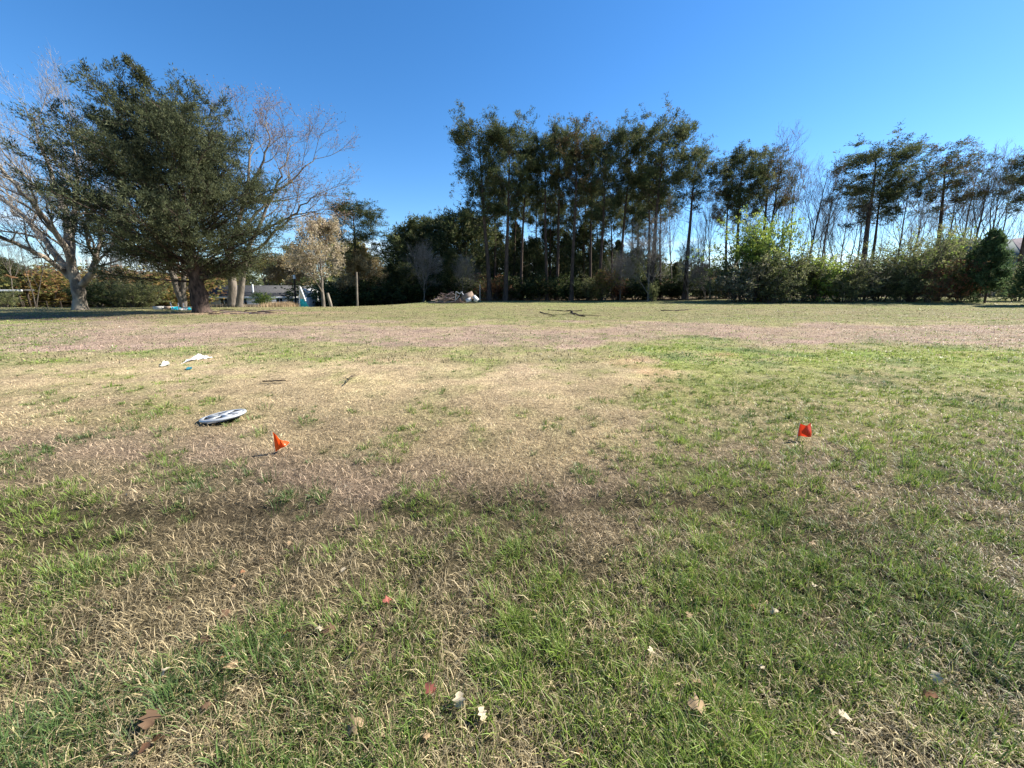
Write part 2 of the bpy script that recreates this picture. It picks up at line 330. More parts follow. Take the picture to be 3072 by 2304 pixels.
# ------------------------------------------------------------------ tree prototypes (built at origin, height 1 unit = metres given)
def colset(*c): return np.array(c)
PINE_G = colset((.085, .105, .042), (.06, .08, .035), (.115, .13, .05), (.04, .055, .028), (.16, .155, .07))
PINE_R = colset((.13, .085, .04), (.09, .085, .035), (.075, .08, .03), (.15, .10, .05))
HEML_G = colset((.08, .092, .045), (.105, .118, .055), (.15, .16, .085), (.05, .06, .032), (.035, .043, .024))
def real_height(e):
    h = 0
    for c in e.children:
        v = np.empty(len(c.data.vertices)*3, 'f'); c.data.vertices.foreach_get('co', v); h = max(h, float(np.percentile(v[2::3], 99.93)))
    e['stands'] = h; return e
def finish_tree(name, wood, mid, fol, barkm, folm, parent=None, crownname='crown'):
    e = empty(name)
    wood.obj('trunk', barkm, e, True)
    if mid is not None and mid.n: tag(mid.obj('branches', barkm, e), kind='stuff')
    if fol is not None and fol.n: tag(fol.obj(crownname, folm, e), kind='stuff')
    return real_height(e)
def pine(seed, H=25, w=1., base=.45, nb=46, pal=PINE_G, bark=None, dens=1., rad=.3, dead=6, name='pine_tree'):
    r = np.random.default_rng(seed); W, B, F = Acc(), Acc(), Acc()
    x = np.cumsum(r.normal(0, .10, 9)); y = np.cumsum(r.normal(0, .10, 9)); x -= x[0]+np.linspace(0, x[-1]-x[0], 9); y -= y[0]+np.linspace(0, y[-1]-y[0], 9)
    T = line(np.stack([x, y, np.linspace(-.4, H, 9)], 1), rad*1.3, .05, n=14); T.rad[0, 0] *= 1.35; T.rad[0, 1] *= 1.08
    tubes(W, T.pts, T.rad, 8)
    prof = lambda t: np.interp(t, [base-.05, base+.08, .72, .9, .97, 1.], [.07, .115, .145, .145, .105, .05])*w
    b1 = child(r, T, nb, base, .985, 1.0, 1.5, .75, 1.35, .28, 5, .16, .06, prof, rmin=.02, tdep=lambda t: np.interp(t, [base, .8, 1], [1.05, .88, .75]))
    if dead:
        bd = child(r, T, dead, base*.45, base, 1.1, 1.6, .035, .09, .2, 3, .2, -.02, rmin=.02); tubes(B, bd.pts, bd.rad, 3)
    tubes(B, b1.pts, b1.rad, 4)
    b2 = child(r, b1, 6, .3, 1., .4, 1.0, .28, .55, .6, 3, .2, .14, rmin=.012); tubes(B, b2.pts, b2.rad, 3)
    b3 = child(r, b2, 3, .35, 1., .4, .9, .45, .8, .6, 2, .2, .2)
    P1, D1 = tips(b2, (.7, 1.)); P2, D2 = tips(b3, (.4, 1.,)); P3, D3 = tips(b1, (1.,)); P2 = np.concatenate([P2, P3]); D2 = np.concatenate([D2, D3])
    P = np.concatenate([P1, P2]); D = np.concatenate([D1, D2]); P = P+r.normal(0, .18, P.shape)
    hole = .55*vnoise(P[:, 0]*.62+seed, P[:, 2]*.80+9)+.45*vnoise(P[:, 1]*.62+seed+40, P[:, 2]*.80+31); k = (hole > np.interp(P[:, 2]/H, [base, .75, 1], [.55, .44, .41])) | (r.random(len(P)) < .10*dens); P, D = P[k], D[k]
    sprays(F, r, P, D, 19, .36, .08, .9, pal, .15, .17)
    return finish_tree(name, W, B, F, bark or M_pbark, M_needle)
def dense_evergreen(seed, H=11, w=1., pal=PINE_G, name='evergreen_tree', m=5, cone=False, nb=60, size=.42):
    r = np.random.default_rng(seed); W, B, F = Acc(), Acc(), Acc()
    T = line([(0, 0, -.3), (.1, 0, H*.35), (-.1, .1, H*.7), (0, 0, H)], .22*H/11, .03, n=10); tubes(W, T.pts, T.rad, 6)
    prof = (lambda t: np.interp(t, [.05, .2, 1.], [.26, .30, .05])*w) if cone else (lambda t: np.interp(t, [.05, .3, .6, .85, 1.], [.22, .33, .33, .22, .08])*w)
    b1 = child(r, T, nb, .08, .985, .9, 1.4, .75, 1.25, .3, 4, .14, .06, prof, rmin=.012, tdep=lambda t: np.interp(t, [0, .8, 1], [1., .75, .35]))
    tubes(B, b1.pts, b1.rad, 3)
    b2 = child(r, b1, 7, .2, 1., .4, 1.0, .28, .55, .6, 3, .2, .12, rmin=.01)
    b3 = child(r, b2, 3, .3, 1., .4, .9, .45, .8, .6, 2, .2, .15)
    P1, D1 = tips(b2, (.5, 1.)); P2, D2 = tips(b3, (.6, 1.)); P = np.concatenate([P1, P2]); D = np.concatenate([D1, D2])
    sprays(F, r, P, D, m, size, .11, .7, pal, .1, .1)
    return finish_tree(name, W, B, F, M_pbark, M_needle)
def bare(seed, H=18, w=1., fork=.3, bark=None, rad=.22, tw=(.16, .12, .10), buds=None, nl=8, up=.13, name='bare_tree', multi=1, dens=1., leafsz=.16, bm=3, n2=6, n3=5):
    r = np.random.default_rng(seed); W, B, F = Acc(), Acc(), Acc(); Ts = []
    for i in range(multi):
        a = r.uniform(0, 6.28) if multi > 1 else 0; s = r.uniform(.10, .20)*H if multi > 1 else 0
        Ts.append(line([(0, 0, -.3), (math.cos(a)*s*.3, math.sin(a)*s*.3, H*.3), (math.cos(a)*s*.7+r.normal(0, .2), math.sin(a)*s*.7, H*.6), (math.cos(a)*s, math.sin(a)*s+r.normal(0, .3), H*r.uniform(.88, 1)-.01)], rad, .03, r, .04, n=10))
    T = merge(*Ts)
    prof = lambda t: np.interp(t, [fork-.05, fork+.12, .65, 1.], [.30, .42, .30, .14])*w
    b1 = child(r, T, max(4, nl//multi+2), fork, .97, .45, .85, .8, 1.25, .5, 6, .13, up, prof, rmin=.03)
    tubes(B, b1.pts, b1.rad, 5)
    b2 = child(r, b1, n2, .22, .98, .4, .8, .35, .6, .55, 4, .14, up, lambda t: np.interp(t, [.2, 1], [1.2, .75]), rmin=.016); tubes(B, b2.pts, b2.rad, 3)
    b3 = child(r, b2, n3, .2, 1, .35, .75, .4, .65, .6, 3, .14, up*.8, rmin=.011); tubes(B, b3.pts, b3.rad, 3)
    c4 = twigs(F, r, b3, int(5*dens), .45, .85, .03, tw); twigs(F, r, c4, 2, .4, .8, .022, tw, t0=.1)
    e = empty(name)
    for i in range(len(T.pts)): W = Acc(); tubes(W, T.pts[i:i+1], T.rad[i:i+1], 7); W.obj('trunk', bark or M_dbark, e, True)
    tag(B.obj('branches', bark or M_dbark, e), kind='stuff'); tag(F.obj('twigs', M_dry, e), kind='stuff')
    if buds is not None:
        K = Acc(); P, D = tips(c4, (.4, 1.)); P2, D2 = tips(b3, (.5, 1.)); P = np.concatenate([P, P2]); D = np.concatenate([D, D2])
        sprays(K, r, P, D, bm, leafsz, leafsz*.55, .9, buds, 0, .12); tag(K.obj('leaves', M_leaf, e), kind='stuff')
    return real_height(e)
def shrub(seed, H=3, wd=3, pal=None, name='shrub', m=4, size=.20, nst=12, mat=None, wid=.55, tw=None, n2=6, n3=5, dens=1.):
    r = np.random.default_rng(seed); W, F = Acc(), Acc()
    n = nst; az = r.uniform(0, 6.28, n); an = r.uniform(.05, .75, n)*min(1.3, wd/H*.8)
    P = np.stack([np.cos(az)*.15, np.sin(az)*.15, np.full(n, -.15)], 1)*np.array([1, 1, 1]); D = np.stack([np.cos(az)*np.sin(an), np.sin(az)*np.sin(an), np.cos(an)], 1)
    b0 = grow(r, P, D, H*r.uniform(.7, 1.08, n)/np.cos(an)**.4, np.full(n, .035*H/3), 5, .12, .03); tubes(W, b0.pts, b0.rad, 4)
    b1 = child(r, b0, n2, .15, 1, .4, 1.1, .22, .42, .6, 3, .2, .04, rmin=.01); tubes(W, b1.pts, b1.rad, 3)
    b2 = child(r, b1, n3, .2, 1, .4, 1.1, .4, .7, .6, 2, .2, .04)
    if tw is not None: twigs(F, r, b2, 2, .6, 1., .02, tw)
    if pal is not None:
        P, D = tips(b2, (.4, .7, 1.)); k = r.random(len(P)) < dens; P, D = P[k], D[k]; P[:, 2] = np.maximum(P[:, 2], .05)
        sprays(F, r, P, D, m, size, size*wid, 1., pal, 0, .07)
    e = empty(name); tag(W.obj('stems', M_dbark, e), kind='stuff'); tag(F.obj('foliage', mat or M_leaf, e), kind='stuff'); return real_height(e)

MARKS = [(398, 'the dark evergreens at the left end'), (440, 'the brush pile'), (489, 'the leftmost tall pine'), (505, 'the thickest pine trunk'), (521, 'the low headed pine'), (547, 'the slim third pine'), (571, 'the round headed middle pine'),
  (600, 'the full crowned pine'), (619, 'the narrow headed pine'), (650, 'the spreading grey bare tree'), (684, 'the lone straight pine'), (724, 'the thin reddish pine'), (745, 'the bright green bush'), (800, 'the leaning bare tree'), (845, 'the low forked bare tree'), (863, 'the broad dark pine'), (898, 'the big rounded bush'), (931, 'the flat topped pine'), (990, 'the young pine')]
def near_mark(px):
    m = min(MARKS, key=lambda q: abs(q[0]-px)); d = px-m[0]
    return ('just left of ' if d < -6 else 'left beside ' if d < -2 else 'directly behind ' if d <= 2 else 'right beside ' if d <= 6 else 'just right of ')+m[1]
def place(proto, used, px, Y, ytop, pxtop=None, wx=1., label='', cat='tree', group=None, H0=25., rz=0., py=299, name=None, dz=0):
    """stand a tree on the ground at the column px; its tip reaches the height seen at ytop"""
    o = proto if not used.get(proto.name) else copy_tree(proto)
    used[proto.name] = 1
    b = at(px, py, Y); b.z = G(b.x, b.y)+dz
    t = at(pxtop if pxtop is not None else px, ytop, Y)
    if pxtop is None: t.x = b.x
    d = t-b; q = Vector((0, 0, 1)).rotation_difference(d.normalized()) @ Quaternion((0, 0, 1), rz)
    o.rotation_mode = 'QUATERNION'; o.rotation_quaternion = q; o.location = b; s = d.length/(o.get('stands') or H0); o.scale = (s*wx, s*wx, s)
    tag(o, label, cat, group); return o
USED = {}

# ------------------------------------------------------------------ the great dark conifer, left
def big_conifer():
    r = np.random.default_rng(5); W, B, F = Acc(), Acc(), Acc()
    Y = 27.2; b = at(202, 312, Y); b.z = G(b.x, b.y)
    top = at(150, 62, Y); top.x = b.x-.3; rel = lambda v: Vector(v)-b
    pts = [(0, 0, -.4), (.0, 0, 1.2), (-.12, .1, 3.2), (-.25, .15, 6), (-.2, .1, 8), (-.3, 0, (top-b).z-2.9)]
    H = (top-b).z-2.7
    T = line(pts, .56, .06, n=20); T.rad[0, :3] *= (1.35, 1.12, 1.03)
    fl = 1+.10*r.normal(0, 1, (21, 12)); fl[-6:] = 1
    tubes(W, T.pts, T.rad, 12, flare=fl)
    e = empty('conifer_tree', b); W.obj('trunk', M_cbark, e, True)
    prof = lambda t: np.interp(t, [.29, .36, .45, .62, .78, .92, 1.], [.36, .50, .53, .51, .44, .33, .19])
    b1 = child(r, T, 132, .28, .985, 1.15, 1.5, .72, 1.12, .17, 9, .07, .016, prof, rmin=.028, tdep=lambda t: np.interp(t, [.15, .5, .8, .92, 1], [1.03, .92, .72, .62, .5]))
    hz = b1.pts[:, 0, 2]/H; k = 1+np.where(nrm(b1.pts[:, -1]-b1.pts[:, 0])[:, 0] < 0, .20*np.exp(-((hz-.45)/.22)**2)-.06, .02)*np.abs(nrm(b1.pts[:, -1]-b1.pts[:, 0])[:, 0])
    b1.pts = b1.pts[:, :1]+(b1.pts-b1.pts[:, :1])*k[:, None, None]
    tubes(B, b1.pts, b1.rad, 5)
    b2 = child(r, b1, 19, .12, 1., .5, 1.05, .14, .32, .5, 4, .12, .05, lambda t: np.interp(t, [0, .3, 1], [.7, 1.15, .55]), rmin=.012, flat=.35)
    tubes(B, b2.pts, b2.rad, 3)
    tag(B.obj('branches', M_cbark, e), kind='stuff')
    b3 = child(r, b2, 5, .2, 1., .4, .9, .35, .6, .6, 2, .15, .14, flat=.2)
    P1, D1 = tips(b2, (.35, .7, 1.)); P2, D2 = tips(b3, (.35, .7, 1.)); P3, D3 = tips(b1, (.8, .9, 1.))
    P = np.concatenate([P1, P2, P3]); D = np.concatenate([D1, D2, D3])
    # broken patches where the light comes through
    hole = vnoise(P[:, 0]*.75+40, P[:, 2]*.9+9)*.6+vnoise(P[:, 1]*.8+3, P[:, 2]*.8+50)*.4
    k = (hole > .40) | (r.random(len(P)) < .30); P, D = P[k], D[k]
    sprays(F, r, P, D, 7, .18, .040, .6, HEML_G, .25, .07)
    tag(F.obj('crown', M_needle, e), kind='stuff')
    tag(e, 'huge dark green conifer with broad crown and reddish trunk left of the lawn', 'tree')
big_conifer()

# ------------------------------------------------------------------ pale sycamore at the far left
def sycamore():
    r = np.random.default_rng(9); Y = 30.5; b = at(79.5, 311, Y); b.z = G(b.x, b.y)
    e = empty('bare_sycamore_tree', b)
    q = lambda px, py, dy=0: at(px, py, Y+dy)-b
    W = Acc(); T = line([(0, 0, -.3), q(79.5, 300), q(78.5, 290), q(75, 278), q(71, 266)], .40, .30, n=14)
    T.rad[0, :3] *= (1.5, 1.25, 1.1); T.rad[0, 6:9] *= 1.15; fl = 1+.07*r.normal(0, 1, (15, 12)); tubes(W, T.pts, T.rad, 12, flare=fl); W.obj('trunk', M_sbark, e, True)
    limbs = [line([q(75, 280), q(66, 273), q(52, 262, -1), q(37, 253, -2), q(18, 244, -3), q(0, 237, -4), q(-30, 222, -5)], .22, .07, r, .04, 14),
             line([q(73, 274), q(63, 264), q(48, 243, 1), q(29, 220, 2), q(12, 206, 3), q(0, 198, 3), q(-22, 170, 4)], .27, .07, r, .04, 14),
             line([q(72, 270), q(69, 258, 0), q(62, 240, -1), q(46, 218, -2), q(28, 196, -3), q(8, 180, -4), q(-5, 158, -4)], .24, .06, r, .05, 14),
             line([q(71, 268), q(70, 250, 0), q(67, 228, 1), q(62, 205, 1), q(50, 172, 2), q(40, 145, 3), q(33, 118, 3)], .30, .05, r, .05, 14),
             line([q(71, 262), q(72, 240, 1), q(75, 215, 2), q(79, 185, 3), q(76, 160, 4), q(70, 138, 4)], .22, .05, r, .05, 14),
             line([q(78, 289), q(86, 282), q(94, 268, 0), q(98, 252, 0), q(101, 225, 1), q(108, 195, 1)], .26, .09, r, .04, 12),
             line([q(96, 262, 0), q(90, 246, -1), q(84, 225, -2), q(88, 205, -3)], .13, .05, r, .04, 14)]
    for L in limbs:
        a = Acc(); tubes(a, L.pts, L.rad, 7); a.obj('limb', M_sbark, e, True)
    B, F, K = Acc(), Acc(), Acc()
    for i, L in enumerate(limbs):
        b1 = child(r, L, 9, .22, 1, .45, .95, .22, .40, .5, 6, .12, .05, rmin=.035); tubes(B, b1.pts, b1.rad, 5)
        b2 = child(r, b1, 7, .2, 1, .35, .8, .35, .6, .55, 4, .14, .09, rmin=.018); tubes(B, b2.pts, b2.rad, 3)
        b3 = child(r, b2, 5, .2, 1, .35, .8, .4, .65, .6, 3, .14, .09, rmin=.010); tubes(B, b3.pts, b3.rad, 3)
        c4 = twigs(F, r, b3, 4, .45, .8, .016, (.30, .26, .22)); twigs(F, r, c4, 2, .5, .9, .012, (.32, .28, .24))
        P, D = tips(c4, (1.,)); k = r.random(len(P)) < .35; sprays(K, r, P[k], D[k], 2, .09, .05, .8, colset((.26, .21, .16), (.32, .28, .20), (.22, .17, .13)))
    tag(B.obj('branches', M_sbark, e), kind='stuff'); tag(F.obj('twigs', M_dry, e), kind='stuff'); tag(K.obj('buds', M_leaf, e), kind='stuff')
    tag(e, 'tall pale barked bare tree with spreading limbs at the far left edge', 'tree')
sycamore()

# ------------------------------------------------------------------ bare trees behind the conifer
def rightward_tree():
    r = np.random.default_rng(23); Y = 38; b = at(232, 307, Y); b.z = G(b.x, b.y); e = empty('budding_tree', b); q = lambda px, py, dy=0: at(px, py, Y+dy)-b
    W = Acc()
    T = line([(0, 0, -.4), q(232, 296), q(233, 284), q(230, 268), q(228, 250)], .42, .30, n=12); T.rad[0, :2] *= (1.25, 1.08); tubes(W, T.pts, T.rad, 10)
    W.obj('trunk', M_gbark, e, True)
    a = Acc(); T2 = line([q(239, 307, -.5), q(241, 290, -.5), q(243, 272, -.5), q(247, 250, -1)], .32, .2, n=10); tubes(a, T2.pts, T2.rad, 8); a.obj('trunk', M_gbark, e, True)
    limbs = [line([q(229, 262), q(236, 225, 1), q(248, 190, 1), q(252, 155, 2), q(246, 128, 2)], .24, .03, r, .08, 14),
             line([q(247, 252, -1), q(262, 220, 0), q(275, 190, 0), q(284, 165, 0), q(292, 145, 1)], .17, .025, r, .08, 14),
             line([q(246, 258, -1), q(268, 238, -2), q(288, 220, -2), q(305, 205, -3), q(318, 190, -3)], .14, .025, r, .08, 14),
             line([q(233, 240, 0), q(258, 210, 2), q(285, 185, 3), q(308, 165, 3), q(318, 155, 4)], .15, .025, r, .08, 14),
             line([q(229, 255), q(214, 220, 1), q(205, 180, 2), q(212, 140, 2)], .2, .03, r, .08, 14),
             line([q(252, 236, -1), q(275, 224, -1), q(296, 214, -2), q(316, 212, -2)], .11, .025, r, .06, 12),
             line([q(240, 200, 0), q(262, 165, 1), q(270, 140, 1), q(266, 122, 2)], .13, .025, r, .06, 12)]
    B, F, K = Acc(), Acc(), Acc(); pal = colset((.24, .14, .10), (.30, .19, .13), (.22, .19, .10), (.18, .12, .09))
    for L in limbs:
        a = Acc(); tubes(a, L.pts, L.rad, 6); a.obj('limb', M_gbark, e, True)
        b1 = child(r, L, 6, .25, 1, .35, .8, .2, .36, .5, 5, .12, .05, rmin=.03); tubes(B, b1.pts, b1.rad, 4)
        b2 = child(r, b1, 6, .2, 1, .35, .8, .35, .6, .55, 4, .14, .05, rmin=.016); tubes(B, b2.pts, b2.rad, 3)
        b3 = child(r, b2, 5, .2, 1, .35, .8, .4, .65, .6, 2, .14, .05, rmin=.01); tubes(B, b3.pts, b3.rad, 3)
        c4 = twigs(F, r, b3, 3, .45, .8, .02, (.22, .16, .13))
        P, D = tips(c4, (.5, 1.)); sprays(K, r, P, D, 1, .12, .07, .8, pal, 0, .05)
    tag(B.obj('branches', M_gbark, e), kind='stuff'); tag(F.obj('twigs', M_dry, e), kind='stuff'); tag(K.obj('buds', M_leaf, e), kind='stuff')
    tag(e, 'bare tree with pinkish brown buds fanning out to the right of the dark conifer', 'tree')
rightward_tree()
BUD_BR = colset((.30, .20, .10), (.25, .21, .09), (.22, .14, .08), (.33, .27, .11))
pb = bare(41, 13, 1.1, .16, M_gbark, .34, (.22, .16, .12), BUD_BR, 9, .06, 'budding_tree', 3, 1., .20, 2)
place(pb, USED, 183, 34, 178, None, 1., 'many stemmed grey tree with brown buds directly behind the conifer trunk', 'tree', None, 13, 0.4, 306)

# pale flowering trees right of the house
CREAM = colset((.50, .42, .28), (.42, .36, .22), (.56, .47, .35), (.36, .30, .17), (.44, .36, .27))
TANL = colset((.36, .29, .15), (.30, .23, .12), (.42, .34, .19), (.27, .21, .10))
YEL = colset((.34, .31, .07), (.28, .27, .07), (.38, .33, .10), (.22, .2, .07))
c1 = bare(51, 10, 1.25, .20, M_gbark, .26, (.26, .22, .17), CREAM, 10, .04, 'flowering_tree', 1, 1., .24, 3)
place(c1, USED, 323, 44, 212, 318, .95, 'pale cream flowering tree beside the teal cloth right of the house', 'tree', None, 10, 0, 304)
c2 = bare(52, 8, 1.3, .25, M_gbark, .2, (.26, .2, .15), TANL, 10, .04, 'flowering_tree', 1, 1., .24, 5)
place(c2, USED, 358, 57, 244, 360, 1.0, 'low rounded tree in tan brown leaf under the lone pine', 'tree', None, 8, 0, 303)
c3 = bare(53, 8, 1.3, .25, M_gbark, .2, (.26, .2, .15), YEL, 10, .04, 'leafing_tree', 1, 1., .22, 4)
place(c3, USED, 268, 86, 252, None, 1.2, 'yellow green tree leafing out behind the white house roof', 'tree', None, 8, 0, 303)
place(c3, USED, 222, 88, 258, None, 1.3, 'yellow tinged tree behind the left end of the white house', 'tree', None, 8, 2, 303)
place(c2, USED, 300, 84, 242, None, 1.2, 'brown leafed tree behind the right end of the white house', 'tree', None, 8, 1, 303)
place(c3, USED, 345, 84, 236, None, 1.1, 'olive leafed tree between the cream flowering tree and the lone pine', 'tree', None, 8, 4, 303)

# ------------------------------------------------------------------ pines
P1 = pine(101, w=1.0, base=.55, nb=40); P2 = pine(102, w=1.1, base=.47, nb=46); P3 = pine(103, w=.85, base=.57, nb=40)
P4 = pine(104, w=.95, base=.62, nb=34, dens=.85); P5 = pine(105, w=.95, base=.58, nb=38, pal=np.concatenate([PINE_R, PINE_G]), dens=.85)
GP = 'tall pines along the back of the lawn'
L = [ # base px, top px, top y, Y, proto, width, label
 (489, 476, 108, 58, P2, 1.05, 'leftmost tall pine of the row with long drooping left boughs'),
 (505, 509, 115, 57, P1, 1.1, 'second tall pine from the left, thickest trunk of the row'),
 (521, 528, 140, 62, P3, .9, 'pine just right of the thick trunk with a lower head'),
 (547, 544, 122, 60, P4, .85, 'slim pine standing third in the skyline from the left'),
 (556, 561, 119, 61, P3, .85, 'slim straight pine close beside the third pine in the skyline'),
 (571, 578, 113, 58, P5, 1.0, 'tall pine with a round head near the middle of the row'),
 (590, 593, 128, 63, P4, .75, 'thin pine tucked between two round headed pines'),
 (600, 609, 114, 59, P2, .85, 'full crowned tall pine in the middle of the pine row'),
 (619, 634, 119, 62, P3, .85, 'pine with a narrow rounded head leaning right of the full crowned pine'),
 (652, 665, 110, 58, P1, 1.15, 'tallest pine at the right end of the dense row with a broad top'),
 (648, 650, 150, 62, P4, 1.0, 'slender pine hidden behind the tallest right pine'),
 (684, 698, 133, 58, P4, 1.15, 'lone straight pine with bare trunk right of the dense row'),
 (724, 730, 165, 62, P5, 1.0, 'thin reddish pine behind the bare trees'),
 (734, 744, 142, 58, P3, 1.15, 'pine with a round grey green head right of the lone straight pine'),
 (757, 771, 144, 60, P5, 1.15, 'pine with rusty brown head left of the tallest bare tree'),
 (861, 878, 137, 56, P1, 1.55, 'broad dark pine standing alone above the right hedge'),
 (866, 885, 165, 58, P4, 1.2, 'second trunk pine close behind the broad dark pine'),
 (931, 948, 139, 55, P5, 1.45, 'flat topped rusty pine near the right edge'),
 (1012, 1046, 140, 52, P4, 1.2, 'pine trunk cut by the right edge of the view')]
for i, (pb_, pt, yt, Y, p, wx, lab) in enumerate(L):
    place(p, USED, pb_, Y, yt, pt, wx, lab, 'pine tree', GP, 25, i*2.1)
place(P2, USED, 356, 57, 194, 352, 1.55, 'lone dark pine rising behind the tan trees left of centre', 'pine tree', None, 25, 1.0)
# thinner trunks further back in the stand
GB = 'thin pines deeper in the stand'
bx = [495, 513, 535, 551, 563, 583, 596, 612, 630, 637, 660]
for i, px in enumerate(bx):
    p = (P3, P4, P4)[i % 3]
    place(p, USED, px, 68+(i*7 % 16), 168+(i*37 % 30), px+((i*5) % 7)-1, 1.0, 'thin dark pine deeper in, '+near_mark(px), 'pine tree', GB, 25, i*1.3, dz=0)
# lower evergreens: left mass and understorey
E1 = dense_evergreen(111, 11, 1.); E2 = dense_evergreen(112, 11, .9); E3 = dense_evergreen(113, 11, .85, cone=True, name='cedar_tree')
LE = [(398, 66, 232, E1, 1.1, 'dark evergreen at the left end of the central tree line'), (413, 66, 217, E2, 1.15, 'round topped dark evergreen left of the brush pile'),
      (428, 70, 214, E1, 1.0, 'tallest of the dark evergreens left of the pines'), (448, 68, 214, E2, 1.1, 'dark evergreen between the round topped one and the pines'),
      (466, 66, 205, E1, 1.15, 'dark evergreen filling in under the leftmost tall pine'), (391, 62, 262, E3, 1.2, 'low dark evergreen at the left foot of the tree line'),
      (406, 60, 262, E2, 1.2, 'low dark evergreen behind the bare grey tree'), (452, 61, 250, E3, 1.3, 'low dark evergreen behind the brush pile')]
for i, (px, Y, yt, p, wx, lab) in enumerate(LE): place(p, USED, px, Y, yt, px, wx, lab, 'evergreen tree', 'dark evergreens left of the pines', 11, i*1.7)
US = [(478, 215), (497, 228), (516, 222), (533, 236), (549, 226), (566, 232), (583, 222), (601, 236), (618, 240), (636, 246), (655, 252), (676, 262), (698, 266), (718, 268)]
for i, (px, yt) in enumerate(US): place((E2, E1, E3)[i % 3], USED, px, 70+(i*5 % 14), yt, px, .95, 'shaded evergreen sapling, '+near_mark(px), 'evergreen tree', 'understorey evergreens below the pines', 11, i*2.3)

# ------------------------------------------------------------------ bare woodland trees, right
TWC = (.17, .14, .12)
B1 = bare(61, 18, 1., .30, None, .24, TWC, n2=5, n3=4, dens=.8, up=.2); B2 = bare(62, 18, .9, .38, None, .24, TWC, nl=8, n2=5, n3=4, dens=.8, up=.2); B3 = bare(63, 18, 1.1, .22, None, .2, TWC, multi=2, nl=9, n2=5, n3=4, dens=.8, up=.2); B4 = bare(64, 18, .85, .40, M_gbark, .2, TWC, nl=7, n2=5, n3=4, dens=.8, up=.2)
LB = [(710, 709, 185, 57, B2, .8, 'straight bare tree between the lone pine and the rusty pine'),
 (762, 784, 122, 60, B1, 1.0, 'tallest bare tree with a fine fan of twigs right of the rusty pine'),
 (700, 694, 205, 60, B3, .9, 'crooked bare tree beside the lone straight pine'),
 (786, 798, 150, 62, B4, .9, 'bare tree just right of the bright green bush'),
 (802, 828, 152, 56, B2, 1.0, 'bare tree leaning right above the hedge'),
 (815, 838, 160, 60, B4, .9, 'slim bare tree between the leaning bare tree and the broad pine'),
 (843, 846, 190, 54, B3, .85, 'low forked bare tree left of the broad dark pine'),
 (891, 913, 165, 58, B4, .9, 'bare tree just right of the broad dark pine'),
 (905, 930, 170, 62, B1, .8, 'bare tree in the gap between the two right pines'),
 (937, 966, 160, 57, B2, .8, 'bare tree close behind the flat topped pine'),
 (951, 982, 150, 55, B4, .9, 'bare tree leaning right beside the flat topped pine'),
 (963, 996, 140, 53, B1, .9, 'tall bare tree above the big rounded shrub'),
 (979, 1010, 148, 57, B2, .8, 'bare tree above the young pine at the right'),
 (990, 1022, 150, 53, B3, .8, 'forked bare tree near the right edge of the view'),
 (740, 742, 215, 52, B3, .8, 'small bare tree in front of the grey headed pine'),
 (672, 668, 190, 63, B4, .8, 'bare tree behind the tallest right pine'),
 (822, 828, 200, 66, B1, .8, 'smaller bare tree far behind the hedge'),
 (872, 880, 205, 64, B3, .7, 'small bare tree behind the two broad pines')]
for i, (pb_, pt, yt, Y, p, wx, lab) in enumerate(LB): place(p, USED, pb_, Y, yt, pt, wx, lab, 'bare tree', 'bare trees along the right of the lawn', 18, i*1.9)
for i, px in enumerate([776, 796, 812, 835, 852, 898, 910, 925, 958, 1000, 740]):
    place((B4, B2, B1)[i % 3], USED, px, 66+(i*7 % 18), 175+(i*31 % 40), px+14+(px-780)//20, .8, 'thin far bare tree behind the hedge, '+near_mark(px), 'bare tree', 'thin bare trees behind the hedge', 18, i*1.1)
# nearer grey bare trees at the edge of the stand
G1 = bare(71, 9, 1.5, .12, M_gbark, .17, (.24, .21, .18), None, 12, .03, 'bare_tree', 1, 1.2, n2=7, n3=6)
place(G1, USED, 648, 53, 216, 652, 1.0, 'spreading grey bare tree with low branches in front of the pines', 'bare tree', None, 9, 0, 300)
place(G1, USED, 424, 57, 238, 424, .75, 'small grey bare tree with upright twigs left of the brush pile', 'bare tree', None, 9, 2, 300)
place(G1, USED, 462, 58, 252, 464, .85, 'dark forked bare tree behind the brush pile', 'bare tree', None, 9, 4, 300)
place(G1, USED, 620, 58, 250, 622, .8, 'low grey bare tree under the middle of the pines', 'bare tree', None, 9, 1, 300)
place(G1, USED, 688, 57, 238, 688, .9, 'grey bare tree at the foot of the lone straight pine', 'bare tree', None, 9, 3, 300)
place(G1, USED, 705, 55, 258, 704, .9, 'low tangle of a bare tree right of the lone straight pine', 'bare tree', None, 9, 5, 300)
# left background bare trees
place(B3, USED, 36, 40, 226, 32, .7, 'small dark bare tree at the far left behind the pale one', 'bare tree', None, 18, 0, 308)
place(B4, USED, 14, 50, 232, 6, .7, 'thin bare tree at the very left edge', 'bare tree', None, 18, 0, 308)
for i, (px, yt) in enumerate([(100, 235), (112, 226), (122, 240), (134, 232), (148, 238), (160, 246), (48, 240)]):
    place((B3, B1, B2)[i % 3], USED, px, 52+i*3, yt, px-3, .8, 'thin background bare tree '+('just right of the pale sycamore trunk', 'right of the sycamore fork', 'under the left conifer boughs', 'under the middle of the left boughs', 'under the conifer boughs above the thicket', 'nearest the grey many stemmed tree', 'left of the pale sycamore')[i], 'bare tree', 'background bare trees at the left', 18, i, 308)
place(E2, USED, 6, 52, 256, 4, 1.2, 'grey green pine at the left edge behind the carport', 'evergreen tree', None, 11, 0, 308)

